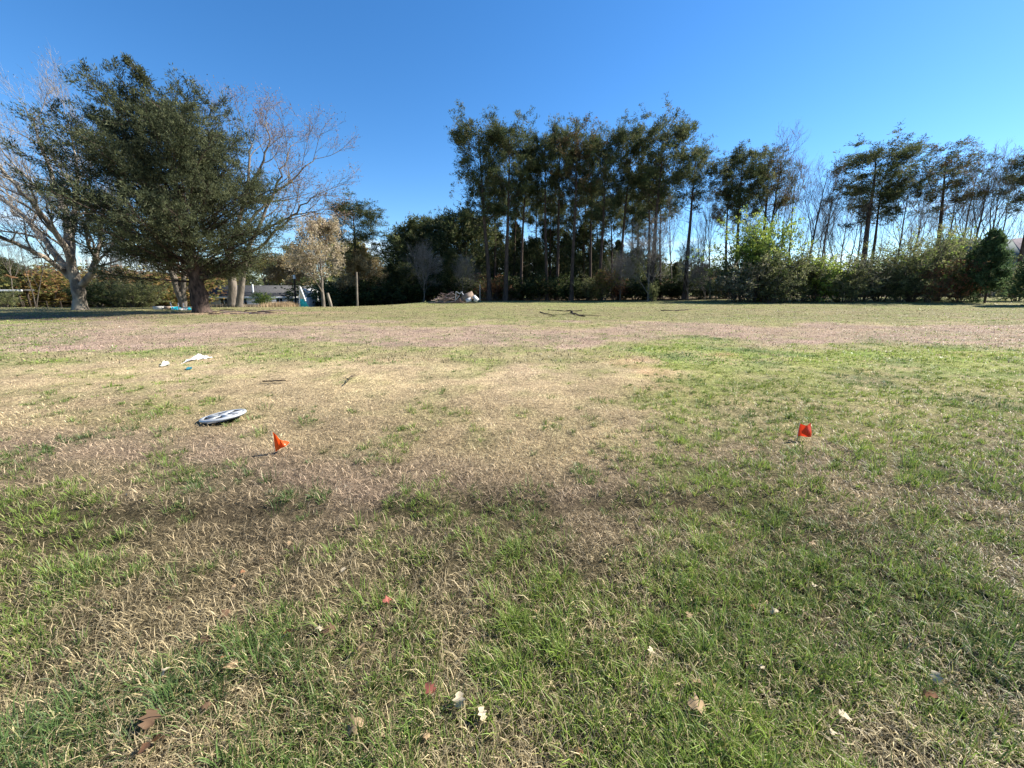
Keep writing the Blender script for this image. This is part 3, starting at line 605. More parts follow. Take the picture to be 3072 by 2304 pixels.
# ------------------------------------------------------------------ shrubs
OLG = colset((.16, .18, .07), (.20, .21, .08), (.12, .14, .055), (.25, .25, .11), (.09, .105, .045))
DKG = colset((.05, .07, .025), (.035, .05, .02), (.075, .09, .03))
BRG = colset((.26, .33, .06), (.20, .28, .06), (.34, .39, .08), (.12, .18, .045))
GRY = colset((.20, .19, .13), (.15, .15, .09), (.11, .12, .06))
RED = colset((.24, .11, .06), (.17, .09, .05), (.13, .10, .04))
OLA = colset((.24, .20, .06), (.30, .19, .07), (.18, .17, .05), (.25, .14, .07), (.13, .13, .04))
S1 = shrub(81, 3, 3.4, OLG, tw=(.18, .16, .12), size=.13, m=6); S2 = shrub(82, 3, 3.2, np.concatenate([OLG, OLG, DKG]), tw=(.19, .17, .13), size=.13, m=6); S3 = shrub(83, 3, 3.2, GRY, tw=(.25, .22, .19), dens=.7, m=3)
S4 = shrub(84, 3, 3, BRG, size=.17, m=4); S5 = shrub(85, 3, 3, RED, tw=(.2, .12, .09), dens=.6); S6 = shrub(86, 3, 3.6, DKG, m=5); S7 = shrub(87, 3, 3.2, OLA, m=4)
GH = 'shrubs of the right hedge'
LS = [(738, 48.5, 258, S2, 1.1, 'dark olive shrub at the left end of the hedge'), (752, 46, 262, S3, 1.1, 'greyish shrub at the left of the hedge with thin leaves'),
 (765, 47.5, 250, S1, 1.1, 'olive shrub below the bright green bush'), (783, 45.5, 256, S2, 1.0, 'olive shrub right of the bright green bush'),
 (800, 46.5, 257, S1, 1.15, 'olive hedge shrub beneath the leaning bare tree'), (820, 45, 259, S4, .8, 'lighter green shrub in the middle of the hedge'),
 (818, 47, 254, S2, 1.1, 'dark shrub behind the lighter green hedge shrub'), (842, 45, 256, S2, 1.1, 'dark olive shrub left of the broad pine trunk'),
 (860, 44.5, 260, S3, 1.1, 'grey thin leafed shrub below the broad pine'), (880, 44.5, 258, S3, 1.1, 'grey twiggy shrub left of the big rounded shrub'),
 (935, 47, 256, S2, 1.2, 'dark shrub behind the big rounded shrub'), (975, 44, 266, S2, 1.0, 'dark green shrub between the big rounded shrub and the young pine'),
 (960, 41.5, 262, S5, .9, 'reddish shrub at the foot of the big rounded shrub'), (928, 41.5, 266, S5, .8, 'rusty brown shrub below the flat topped pine'),
 (772, 44, 272, S2, 1.2, 'low dark shrub in front of the hedge at its left'), (850, 43, 276, S1, 1.3, 'low olive shrub in front of the hedge near its middle'),
 (900, 42.5, 272, S2, 1.2, 'low dark shrub in front of the big rounded shrub'), (1016, 44, 262, S1, 1.0, 'green shrub at the right edge beyond the young pine')]
for i, (px, Y, yt, p, wx, lab) in enumerate(LS): place(p, USED, px, Y, yt-6, px+2, wx*1.15, lab, 'shrub', GH, 3., i*1.3, 298)
YB = shrub(88, 6.5, 5, BRG, 'leafy_bush', 9, .20, 24, n2=9); place(YB, USED, 757, 49, 210, 763, .95, 'bright yellow green bush rising above the hedge', 'bush', None, 6.5, 0, 298)
RB = shrub(89, 6, 6, np.concatenate([OLG, OLG, BRG[:2]]), 'rounded_bush', 6, .17, 24, n2=8, tw=(.18, .16, .12)); place(RB, USED, 912, 43, 221, 915, 1.0, 'big rounded olive bush in front of the flat topped pine', 'bush', None, 6, 0, 297)
place(RB, USED, 938, 44, 226, 943, .8, 'big bush with sunlit yellow green top beside the green roof', 'bush', None, 6, 2.5, 297)
YP = dense_evergreen(121, 6, 1.1, colset((.07, .11, .045), (.05, .085, .035), (.10, .14, .06)), 'young_pine', 6, True, 46, .34)
place(YP, USED, 986, 40, 229, 997, .85, 'young bushy pine with upswept branches at the right of the hedge', 'pine tree', None, 6, 0, 297)
place(YP, USED, 1040, 36, 240, 1052, 1.1, 'young pine cut by the right edge of the view', 'pine tree', None, 6, 2, 297)
# undergrowth under the pines
for i, px in enumerate(range(392, 738, 12)):
    p = (S6, S2, S6, S5, S6)[i % 5]
    place(p, USED, px+(i*5 % 7), 60+(i*3 % 6), 272+(i*7 % 14), None, 1.5, ('dark leafy undergrowth shrub, ', 'olive leafed undergrowth shrub, ', 'dark leafy undergrowth shrub, ', 'rusty thin undergrowth shrub, ', 'dark leafy undergrowth shrub, ')[i % 5]+near_mark(px), 'shrub', 'undergrowth along the foot of the pines', 3., i*1.1)
place(S7, USED, 604, 57, 268, None, .9, 'orange and yellow leafed shrub under the middle pines', 'shrub', None, 3, 0)
place(shrub(92, 3, 2.2, OLG, 'small_cedar', 5, .16, 12, n2=7), USED, 652, 50.5, 281, None, .6, 'small green cedar standing below the spreading grey bare tree', 'shrub', None, 3, 0, 300)
# left shrubs
LL = [(100, 36, 279, S6, 1.2, 'dark green shrub right of the pale trunk'), (118, 37, 274, S2, 1.2, 'dark shrub in the middle of the left thicket'),
 (134, 36, 276, S1, 1.1, 'green shrub in the left thicket near the grey stemmed tree'), (148, 38, 277, S1, 1.0, 'green shrub at the right end of the left thicket'),
 (6, 37, 288, S1, 1.0, 'bright green shrub at the left edge below the carport'), (50, 54, 268, S7, 1.3, 'olive and orange thicket shrub left of the pale trunk'),
 (66, 56, 266, S7, 1.2, 'olive brown thicket shrub directly behind the pale trunk'), (32, 55, 276, S7, 1.2, 'autumn coloured shrub near the left edge'),
 (92, 60, 268, S7, 1.3, 'brown leafed shrub behind the dark left thicket'), (160, 56, 268, S7, 1.3, 'orange brown shrub behind the grey stemmed tree'), (176, 60, 272, S7, 1.3, 'brown shrub left of the conifer trunk'),
 (140, 58, 264, S7, 1.3, 'tall brown shrub under the conifer boughs'), (112, 62, 266, S7, 1.4, 'russet shrub in the background of the left thicket'), (196, 62, 270, S7, 1.2, 'russet shrub behind the conifer trunk'),
 (20, 62, 270, S7, 1.4, 'russet shrub far behind the carport'), (80, 64, 262, S7, 1.4, 'tall russet shrub behind the pale trunk'),
 (376, 62, 268, S6, 1.4, 'dark shrub in the gap left of the central trees'), (340, 56, 276, S6, 1.5, 'dark shrub below the cream tree'), (360, 57, 276, S6, 1.5, 'dark shrub below the tan tree'), (322, 60, 278, S6, 1.4, 'dark shrub right of the white outbuilding')]
for i, (px, Y, yt, p, wx, lab) in enumerate(LL): place(p, USED, px, Y, yt, None, wx*1.3, lab, 'shrub', None, 3., i*1.3, 308)
place(S4, USED, 262, 42, 291, None, 1.35, 'bright green bush in front of the white house', 'bush', None, 3., 1, 308)

# far-off wood behind everything
def far_wood():
    r = np.random.default_rng(77); F = Acc()
    n = 5200; az = r.uniform(-.98, .98, n); d = r.uniform(95, 130, n); X = np.tan(az)*d; hm = np.interp(X/d, [-1.5, -1.0, -.6, -.35, -.2, .1, .4, .6, 1.5], [6, 6.5, 7, 9, 11, 12, 8, 4.5, 5])*(.75+.5*fbm(X, d, 9, 3, 61))
    z = gz(X, d)+r.random(n)**.8*hm
    P = np.stack([X, d, z], 1); D = nrm(r.normal(0, 1, (n, 3)))
    sprays(F, r, P, D, 7, 1.5, .75, 1., np.concatenate([DKG, GRY*.6, OLG*.7]), .1, .8)
    o = F.obj('distant_woodland', M_leaf); tag(o, 'low dark band of woodland far behind the lawn', 'woodland', kind='stuff')
far_wood()

# ------------------------------------------------------------------ materials for the built things
M_wall = plain('white_siding', (.52, .53, .54), (.46, .47, .49), 3, .7)
M_trim = plain('white_trim', (.75, .75, .73), (.65, .65, .63), 4, .6)
M_roof = plain('grey_shingle', (.045, .044, .043), (.095, .092, .09), 9, .95, .1, .5, detail=8)
M_groof = plain('green_grey_shingle', (.10, .13, .12), (.15, .18, .165), 6, .95, .1)
M_proof = plain('mauve_grey_shingle', (.17, .15, .16), (.23, .20, .21), 6, .95, .1)
M_glass = plain('dark_window_glass', (.02, .022, .025), (.03, .032, .036), 2, .12, .5)
M_teal = plain('teal_cloth', (.02, .36, .46), (.04, .52, .62), 5, .7, .2)
M_white = plain('white_cloth', (.62, .61, .58), (.42, .41, .39), 5, .8, .2)
M_pole = plain('grey_metal_pole', (.35, .35, .36), (.45, .45, .45), 8, .4, .5, metal=.7)
M_wood = plain('weathered_wood', (.20, .14, .10), (.33, .25, .19), 6, .9, .1, .4, (1, 1, 6))
M_stick = plain('dead_stick', (.20, .13, .11), (.42, .32, .27), 5, .9, .1)
M_dstick = plain('dark_wet_stick', (.025, .02, .016), (.06, .045, .035), 5, .9, .1)
M_orange = leaf_mat('orange_plastic', .45, .35, .5); M_silver = plain('silver_plastic', (.34, .35, .35), (.44, .45, .45), 12, .4, .5, metal=.25)
M_black = plain('black_plastic', (.015, .015, .016), (.03, .03, .03), 8, .5)
M_conc = plain('pale_concrete', (.40, .38, .35), (.52, .50, .46), 6, .9)
M_straw = leaf_mat('tall_straw', .3, .8, .1)

# ------------------------------------------------------------------ white house with grey roof
def gable(acc, x0, x1, y0, y1, ze, zr, over=.35, th=.12):
    ym = (y0+y1)/2
    for s, ya in ((-1, y0-over), (1, y1+over)):
        zz = ze-over*(zr-ze)/(ym-y0)
        V = [(x0-over, ya, zz), (x1+over, ya, zz), (x1+over, ym, zr), (x0-over, ym, zr)]
        V = V+[(x, y, z-th) for x, y, z in V]
        acc.add(V, [[0, 1, 2, 3], [7, 6, 5, 4], [0, 4, 5, 1], [1, 5, 6, 2], [2, 6, 7, 3], [3, 7, 4, 0]])
def white_house():
    Y = 58; a0 = at(205, 300, Y); a1 = at(300, 300, Y); zr = at(250, 285.4, Y+3.5).z; ze = at(250, 295.8, Y).z; zb = -2.3
    e = empty('white_house', (a0.x, Y, zb)); x1 = a1.x-a0.x; hz = ze-zb; hr = zr-zb
    a = Acc(); box(a, 0, x1, 0, 7, -.5, hz); a.add([(0, 0, hz), (0, 7, hz), (0, 3.5, hr-.2), (x1, 0, hz), (x1, 7, hz), (x1, 3.5, hr-.2)], T=[[0, 1, 2], [3, 5, 4]]); a.obj('wall', M_wall, e)
    a = Acc(); gable(a, 0, x1, 0, 7, hz, hr); a.obj('roof', M_roof, e)
    a = Acc(); box(a, -.35, x1+.35, -.41, -.37, hz-.38, hz-.12); a.obj('fascia', M_trim, e)
    for k in range(9):
        a = Acc(); z = .35+k*.26
        if z < hz-.35: box(a, .02, x1-.02, -.022, -.001, z, z+.24); a.obj('siding_board', M_wall, e)
    for (u0, u1) in ((220.6, 227.6), (240.5, 246.8), (276.8, 282.7)):
        w0 = at(u0, 300, Y).x-a0.x; w1 = at(u1, 300, Y).x-a0.x; z1 = at(250, 298.4, Y).z-zb; z0 = z1-1.05
        f = Acc()
        for (p, q_, s, t) in ((w0-.08, w1+.08, z1, z1+.09), (w0-.08, w1+.08, z0-.09, z0), (w0-.08, w0, z0, z1), (w1, w1+.08, z0, z1), ((w0+w1)/2-.03, (w0+w1)/2+.03, z0, z1)): box(f, p, q_, -.07, -.024, s, t)
        fo = f.obj('window', M_trim, e); g = Acc(); box(g, w0, w1, -.04, -.026, z0, z1); g.obj('pane', M_glass, fo)
    a = Acc(); vx = at(252.3, 290, Y+1).x-a0.x; P = np.array([[[vx-.1, 1.2, hz+.1], [vx, 1.2, hr+.15]]]); tubes(a, P, np.array([[.12, .12]]), 8); a.obj('vent_pipe', M_trim, e)
    tag(e, 'low white house with grey shingle roof and dark windows behind the conifer', 'house')
    # outbuilding
    b = at(300.5, 300, 56); c = at(309, 300, 56); e = empty('white_outbuilding', (b.x, 56, -2.2)); zt = at(305, 288.5, 56).z+2.2; zz = at(305, 292.5, 56).z+2.2; wx = c.x-b.x
    a = Acc(); box(a, 0, wx, 0, 3, -.4, zz); a.add([(0, 0, zz), (wx, 0, zz), (wx/2, 0, zt-.1)], T=[[0, 1, 2]]); a.obj('wall', M_trim, e)
    a = Acc()
    for s in (0, 1):
        xa = -.2 if s == 0 else wx+.2; a.add([(xa, -.2, zz-.08), (xa, 3.2, zz-.08), (wx/2, 3.2, zt), (wx/2, -.2, zt), (xa, -.2, zz-.2), (xa, 3.2, zz-.2), (wx/2, 3.2, zt-.12), (wx/2, -.2, zt-.12)], [[0, 1, 2, 3], [4, 7, 6, 5], [0, 3, 7, 4], [0, 4, 5, 1]])
    a.obj('roof', M_trim, e); tag(e, 'small white gabled outbuilding just right of the white house', 'shed')
    # utility post
    p = at(292.8, 289, 55); t = at(293.8, 275, 55); a = Acc(); tubes(a, np.array([[[p.x, 55, -2.4], [t.x, 55, t.z-.5]]]), np.array([[.13, .12]]), 7); e = empty('utility_post', (0, 0, 0)); a.obj('post', M_dstick, e)
    a = Acc(); tubes(a, np.array([[[t.x, 55, t.z-.5], [t.x, 55, t.z]]]), np.array([[.16, .14]]), 7); a.obj('white_cap', M_trim, e); tag(e, 'dark slender post with white top in front of the house roof', 'post')
white_house()
def shade_house():
    Y = 62; a0 = at(978, 260, Y); zb = G(a0.x, Y); e = empty('right_house', (a0.x, Y, zb)); zr = at(1020, 235, Y).z-zb; ze = zr-3.0
    a = Acc(); box(a, 0, 20, 0, 10, -.5, ze); a.obj('wall', M_groof, e); a = Acc(); gable(a, 0, 20, 0, 10, ze, zr-.0); a.obj('roof', M_groof, e)
    e2 = Acc(); V = [(6, -1.5, ze-.2), (14, -1.5, ze-.2), (10, 4.8, zr+.12), (10, -1.5, zr-.3)]
    a = Acc(); a.add([(7, -2, ze), (10.5, -2, zr+.1), (10.5, 5, zr+.1), (7, 5, ze), (14, -2, ze), (14, 5, ze)], [[0, 1, 2, 3], [1, 4, 5, 2]]); a.obj('dormer_roof', M_proof, e)
    tag(e, 'house behind the right hedge showing only its green grey roof', 'house')
shade_house()
def carport():
    Y = 40; b = at(0, 291, Y); e = empty('carport', (b.x-3, Y, G(b.x, Y))); zz = b.z-e.location.z; x1 = at(22, 291, Y).x-b.x+3
    a = Acc(); box(a, -2, x1, -.05, .05, zz-.05, zz+.13); a.obj('fascia', M_trim, e); a = Acc(); box(a, -2, x1-.05, .06, 1.1, zz, zz+.16); a.obj('roof', M_roof, e)
    for x in (-1.5, x1-.8):
        for y in (.2, .9): a = Acc(); box(a, x, x+.12, y, y+.12, -.3, zz-.06); a.obj('post', M_dstick, e)
    tag(e, 'dark carport with thin white roof edge at the left edge of the view', 'carport')
carport()

# wire fence at the left
def fence():
    Y = 42; e = empty('wire_fence', (at(30, 305, Y).x, Y, 0)); x0 = e.location.x
    xs = [at(p, 305, Y).x-x0 for p in (24, 37, 47, 61, 72)]
    for x in xs: a = Acc(); z = G(x+x0, Y); tubes(a, np.array([[[x, 0, z-.2], [x+.03, 0, z+.85]]]), np.array([[.05, .05]]), 6); a.obj('post', M_dstick, e)
    for h in (.4, .78): a = Acc(); tubes(a, np.array([[[x, -.06, G(x+x0, Y)+h-.03*(i % 2)] for i, x in enumerate(xs)]]), np.full((1, 5), .02), 4); a.obj('rail', M_dstick, e)
    tag(e, 'low rail fence behind the left shrubs', 'fence')
fence()

# ------------------------------------------------------------------ teal cloths and sheets
def sheet(name, corners, nu, nv, mat, amp, seed, thick=.012):
    """crumpled thin cloth with real thickness between four world corners"""
    r = np.random.default_rng(seed); c = [np.array(list(x)) for x in corners]; u = np.linspace(0, 1, nu)[:, None, None]; v = np.linspace(0, 1, nv)[None, :, None]
    P = (c[0]*(1-u)+c[1]*u)*(1-v)+(c[3]*(1-u)+c[2]*u)*v; nn = np.cross(c[1]-c[0], c[3]-c[0]); nn = nn/np.linalg.norm(nn)
    U = np.repeat(u[:, :, 0], nv, 1); Vv = np.repeat(v[:, :, 0], nu, 0); h = (fbm(U*3+seed, Vv*3, .5, 3, seed)-.5)*2*amp
    P = P+nn*h[..., None]+r.normal(0, amp*.15, P.shape); P = P.reshape(-1, 3); i = (np.arange(nu-1)[:, None]*nv+np.arange(nv-1)[None]).ravel()
    Q = np.stack([i, i+nv, i+nv+1, i+1], 1); a = Acc(); a.add(np.concatenate([P, P-nn*thick]), np.concatenate([Q, Q[:, ::-1]+len(P)])); return a
def canopy():
    Y = 40; e = empty('fallen_canopy', at(302, 308, Y))
    b = e.location; q = lambda px, py, dy=0: at(px, py, Y+dy)-b
    sheet('w', (q(298.5, 299), q(304.5, 299), q(300.5, 286.5), q(299.6, 286)), 8, 8, None, .12, 3).obj('white_panel', M_white, e)
    sheet('t', (q(299.5, 308.5), q(309.5, 308), q(304, 299), q(299, 299)), 8, 8, None, .12, 4).obj('teal_panel', M_teal, e)
    a = Acc(); tubes(a, np.array([[list(q(299.4, 309)), list(q(299.8, 286))]]), np.array([[.06, .05]]), 6); tubes(a, np.array([[list(q(300, 287)), list(q(305.5, 301))]]), np.array([[.09, .07]]), 6); a.obj('pole', M_trim, e)
    tag(e, 'folded white and teal canopy standing beside the right end of the house', 'canopy')
    Y = 30; e = empty('collapsed_canopy', at(182, 311, Y)); e.location.z = G(e.location.x, Y); b = e.location.copy(); q = lambda px, py, dy=0: at(px, py, Y+dy)-b
    z = lambda v: v
    sheet('a', (q(170, 312), q(194, 312), q(190, 307.5, 1.2), q(172, 306.5, 1.2)), 16, 8, None, .14, 5).obj('teal_panel', M_teal, e)
    a = sheet('c', (q(178, 311.2, -.2), q(187, 311.2, -.2), q(188, 308.3, .8), q(180, 307.6, .8)), 8, 6, None, .10, 7); a.obj('pale_panel', M_white, e)
    for i, (p0, p1) in enumerate((((179, 310), (178, 303)), ((184, 310), (183.5, 303.5)), ((174, 311), (170, 302.5)), ((181, 308), (193, 306.5)))):
        a = Acc(); tubes(a, np.array([[list(q(*p0)), list(q(*p1, .4))]]), np.array([[.035, .03]]), 6); a.obj('pole', M_pole, e)
    tag(e, 'collapsed teal canopy lying on the ground left of the conifer trunk', 'canopy')
canopy()

def stick(name, p0, p1, r0, r1, mat, bend=.05, seed=0, forks=2, label='', cat='stick', group=None, parent=None):
    r = np.random.default_rng(seed); p0 = np.array(list(p0)); p1 = np.array(list(p1)); L = np.linalg.norm(p1-p0); m = (p0+p1)/2+r.normal(0, bend*L, 3)*np.array([1, 1, .3])
    a = Acc(); T = line([p0, m, p1], r0, r1, r, L*.006, 8); tubes(a, T.pts, T.rad, 6)
    if forks:
        c = child(r, T, forks, .3, .9, .4, .9, .25, .5, .6, 3, .1, 0); c.pts[..., 2] = c.pts[:, :1, 2]+(c.pts[..., 2]-c.pts[:, :1, 2])*(1 if parent else .12); c.pts[..., 2] = np.maximum(c.pts[..., 2], min(p0[2], p1[2])); tubes(a, c.pts, c.rad, 4)
    o = a.obj(name, mat, parent); 
    if label: tag(o, label, cat, group)
    return o
def plank(acc, a, b, wd, th, tilt=0.):
    a = Vector(a); b = Vector(b); d = (b-a); x = d.normalized(); y = Vector((0, 0, 1)).cross(x).normalized(); y = Quaternion(x, tilt) @ y; z = x.cross(y)
    M = Matrix((x, y, z)).transposed().to_4x4(); M.translation = a; box(acc, 0, d.length, -wd/2, wd/2, -th/2, th/2, M)

# brush pile in front of the central trees
def brush_pile():
    Y = 46.; b = at(455, 301, Y); b.z = G(b.x, b.y); r = np.random.default_rng(33); e = empty('brush_pile', b); q = lambda px, py, dy=0: at(px, py, Y+dy)-b
    for k in range(60):
        x = r.normal(0, 1.0); hgt = max(.05, 1.25*math.exp(-(x/1.2)**2))*r.random(); an = r.uniform(-1, 1)*.9; L = r.uniform(.6, 1.6)
        c = np.array([x-.6, r.normal(0, .5), hgt]); d = np.array([math.cos(an), r.normal(0, .5), math.sin(an)*.6])*L/2
        p0, p1 = c-d, c+d; p0[2] = max(p0[2], .02); p1[2] = max(p1[2], .02)
        stick('branch', p0, p1, r.uniform(.03, .07), .015, (M_stick, M_wood, M_stick)[k % 3], .06, k, 2, parent=e)
    tag(e, 'heap of grey and reddish cut branches at the far edge of the lawn', 'brush pile')
    o = empty('bent_pipe_frame', b); 
    for (A, B_) in (((455.5, 300), (456, 291.5)), ((456, 291.5), (460, 294)), ((460, 294), (461.5, 291.7)), ((461.5, 291.7), (463.5, 295.5)), ((455, 301), (459.5, 295.5))):
        a = Acc(); tubes(a, np.array([[list(q(*A, -.6)), list(q(*B_, -.6))]]), np.array([[.055, .055]]), 6); a.obj('pipe', M_pole, o)
    tag(o, 'bent grey metal pipe frame sticking up from the brush pile', 'pipe frame')
    a = Acc(); plank(a, q(463, 298.5, -.8), q(473.5, 294.5, -.5), .9, .16, 1.0); x = a.obj('brown_board', M_wood); x.location = b; tag(x, 'long brown board leaning on the right side of the brush pile', 'board')
    for i, (A, B_, wd, lab) in enumerate((((466, 301), (471, 299), .5, 'white panel lying low at the right of the brush pile'), ((473.5, 296), (478, 300.5), .45, 'white panel leaning at the right end of the brush pile'), ((474, 299.5), (477.5, 301), .35, 'small white panel flat in the grass at the right end of the brush pile'))):
        a = Acc(); plank(a, q(*A, -1.2), q(*B_, -1.2), wd, .10, .9); x = a.obj('white_board', M_white); x.location = b; tag(x, lab, 'panel', 'white panels beside the brush pile')
    p = at(480, 300, 54); t = at(480, 284, 54); a = Acc(); tubes(a, np.array([[[0, 0, -.3], [.02, 0, t.z-G(p.x, 54)]]]), np.array([[.05, .04]]), 6); x = a.obj('thin_pole', M_pole); x.location = (p.x, 54, G(p.x, 54)); tag(x, 'thin grey upright pole just right of the brush pile', 'pole')
brush_pile()
def post(px, y0, px1, y1, Y, rad, mat, name, lab):
    b = at(px, y0, Y); zb = G(b.x, Y); t = at(px1, y1, Y); a = Acc(); P = np.array([[[b.x, Y, zb-.2], [(b.x+t.x)/2, Y, (zb+t.z)/2], [t.x, Y, t.z]]]); tubes(a, P, np.array([[rad, rad*.95, rad*.8]]), 7)
    a.add([P[0, -1]+[rad*.8, 0, .005], P[0, -1]+[0, rad*.8, .005], P[0, -1]+[-rad*.8, 0, .005], P[0, -1]+[0, -rad*.8, .005]], [[0, 1, 2, 3]]); tag(a.obj(name, mat), lab, 'post')
post(331.5, 306, 327.5, 293, 42, .16, M_sbark, 'leaning_post', 'pale post leaning left beside the cream flowering tree')
post(357, 303, 356.5, 272, 46, .12, M_gbark, 'thin_trunk_pole', 'thin upright grey pole under the tan tree')
# blocks by the teal canopy
for i, (u0, u1, v0, v1, lab) in enumerate(((153.5, 162, 308, 311, 'pale concrete block left of the collapsed teal canopy'), (164.5, 169.5, 308, 311, 'smaller dark edged block right beside the teal canopy'))):
    Y = 31; p0 = at(u0, v1, Y); p1 = at(u1, v0, Y); z = G(p0.x, Y); a = Acc(); box(a, 0, p1.x-p0.x, 0, .4, -.05, .26); o = a.obj('concrete_block', M_conc if i == 0 else M_wood); o.location = (p0.x, Y, z); tag(o, lab, 'block')

# sticks and bark under the conifer
r0 = np.random.default_rng(90)
for i in range(16):
    px = 205+i*4.6; py = 311+((i*7) % 5)*.8; p = at(px, py, 10); Yg = EYE/((EYE-p.z)/10); Yg = min(Yg, 31); x = (p.x/10)*Yg; an = r0.uniform(-.3, .3); Ls = r0.uniform(.5, 1.6)
    stick('fallen_branch', (x-Ls/2*math.cos(an), Yg-Ls/2*math.sin(an), G(x, Yg)+.05), (x+Ls/2*math.cos(an), Yg+Ls/2*math.sin(an), G(x, Yg)+.06), .045, .02, (M_stick, M_wood, M_cbark)[i % 3], .05, 200+i, 3, 'dead branch in the brown litter '+('touching the conifer trunk', 'a little right of the conifer trunk', 'below the left house window', 'below the twin grey trunks', 'below the middle house window', 'in front of the bright green bush', 'at the right end of the litter')[min(6, i*7//16)]+(', pinkish', ', grey', ', dark')[i % 3], 'branch', 'dead branches under the conifer')
# dark sticks out on the lawn
def onlawn(px, py, dz=.0):
    p = at(px, py, 1.); k = EYE/(EYE-p.z); return np.array([p.x*k, k, G(p.x*k, k)+dz])
for i, (a, b, r_, lab) in enumerate((((540, 312), (555, 316), .035, 'straight dark stick on the lawn, left of the bark clumps'), ((548, 309.8), (570, 311.5), .03, 'long thin dark stick running into the bark clump on the lawn'),
   ((567, 311), (582, 310.8), .05, 'dark forked branch lying across the far lawn'), ((571, 312), (584, 316.5), .06, 'thick dark branch nearest the camera in the lawn litter'),
   ((661, 311), (674, 311), .04, 'dark stick on the right half of the far lawn'), ((675, 311.2), (688, 310.6), .04, 'second dark stick on the right half of the far lawn'), ((263, 383.5), (286, 383), .012, 'thin dark stick in the straw behind the silver wheel cover'),
   ((345, 386), (352, 378), .008, 'tiny upright twig in the straw'))):
    stick('stick', onlawn(*a, .04), onlawn(*b, .05), r_, r_*.5, M_dstick, .03, 300+i, 4, lab, 'stick')

# tall straw in front of the house
def tall_grass():
    r = np.random.default_rng(44); A = Acc(); n = 5200; u = r.uniform(0, 1, n); px = 216+u*78; p = np.array([list(at(x, 308, 39)) for x in px]); p[:, 1] += r.normal(0, .7, n); p[:, 0] += r.normal(0, .1, n); p[:, 2] = gz(p[:, 0], p[:, 1])
    h = r.uniform(.15, .40, n)*np.where(px > 270, 1.6, 1.0); d = nrm(np.stack([r.normal(0, .2, n), r.normal(0, .2, n), np.ones(n)], 1)); s = nrm(np.cross(d, r.normal(0, 1, (n, 3))))*.03
    V = np.stack([p-s, p+s, p+d*h[:, None]], 1).reshape(-1, 3); c = np.where((px > 268)[:, None], np.array([.42, .31, .19]), np.array([.25, .20, .14]))*r.uniform(.6, 1.3, (n, 1)); A.add(V, T=np.arange(n*3).reshape(-1, 3), col=np.repeat(c, 3, 0))
    tag(A.obj('tall_dead_grass', M_straw), 'strip of tall dead grass in front of the white house', 'grass', kind='stuff')
tall_grass()

# ------------------------------------------------------------------ silver wheel cover
def wheel_cover():
    c = onlawn(224.3, 419.5); e = empty('wheel_cover', (c[0], c[1], c[2]+.042)); R0 = .235
    e.rotation_euler = (R_(-2.5), R_(-6), .3)
    S = 40; a = Acc(); prof = [(R0*.80, .022), (R0*.86, .030), (R0*.97, .026), (R0, .014), (R0*.985, .0), (R0*.93, .0), (R0*.80, .012)]
    V = [(rr*math.cos(k*2*math.pi/S), rr*math.sin(k*2*math.pi/S), z) for rr, z in prof for k in range(S)]; Q = [[i*S+k, i*S+(k+1) % S, (i+1)*S+(k+1) % S, (i+1)*S+k] for i in range(len(prof)-1) for k in range(S)]
    a.add(V, Q); a.obj('rim', M_silver, e, True)
    for k in range(5):
        an = k*2*math.pi/5+.3; M = Matrix.Rotation(an, 4, 'Z'); a = Acc(); w0, w1 = .050, .026
        pts = [(.035, -w1, .030), (.035, w1, .030), (R0*.83, w0, .026), (R0*.83, -w0, .026)]; pts += [(x, y, z-.012) for x, y, z in pts]
        pts[0:0] = []
        V = [list(M @ Vector(p)) for p in pts]; a.add(V, [[0, 3, 2, 1], [4, 5, 6, 7], [0, 1, 5, 4], [1, 2, 6, 5], [2, 3, 7, 6], [3, 0, 4, 7]]); a.obj('spoke', M_silver, e)
    a = Acc(); V = [(rr*math.cos(k*2*math.pi/16), rr*math.sin(k*2*math.pi/16), z) for rr, z in ((.05, .024), (.045, .036), (.03, .040), (.001, .040)) for k in range(16)]
    a.add(V, [[i*16+k, i*16+(k+1) % 16, (i+1)*16+(k+1) % 16, (i+1)*16+k] for i in range(3) for k in range(16)]); a.obj('hub_cap', M_silver, e, True)
    a = Acc(); V = [(rr*math.cos(k*2*math.pi/32), rr*math.sin(k*2*math.pi/32), z) for rr, z in ((R0*.9, -.012), (.001, -.004)) for k in range(32)]; a.add(V, [[k, (k+1) % 32, 32+(k+1) % 32, 32+k] for k in range(32)]); a.obj('back_plate', plain('dark_grey_plastic', (.30, .305, .31), (.42, .42, .42), 14, .6), e)
    tag(e, 'silver spoked wheel cover lying tilted on the straw coloured grass', 'wheel cover')
wheel_cover()

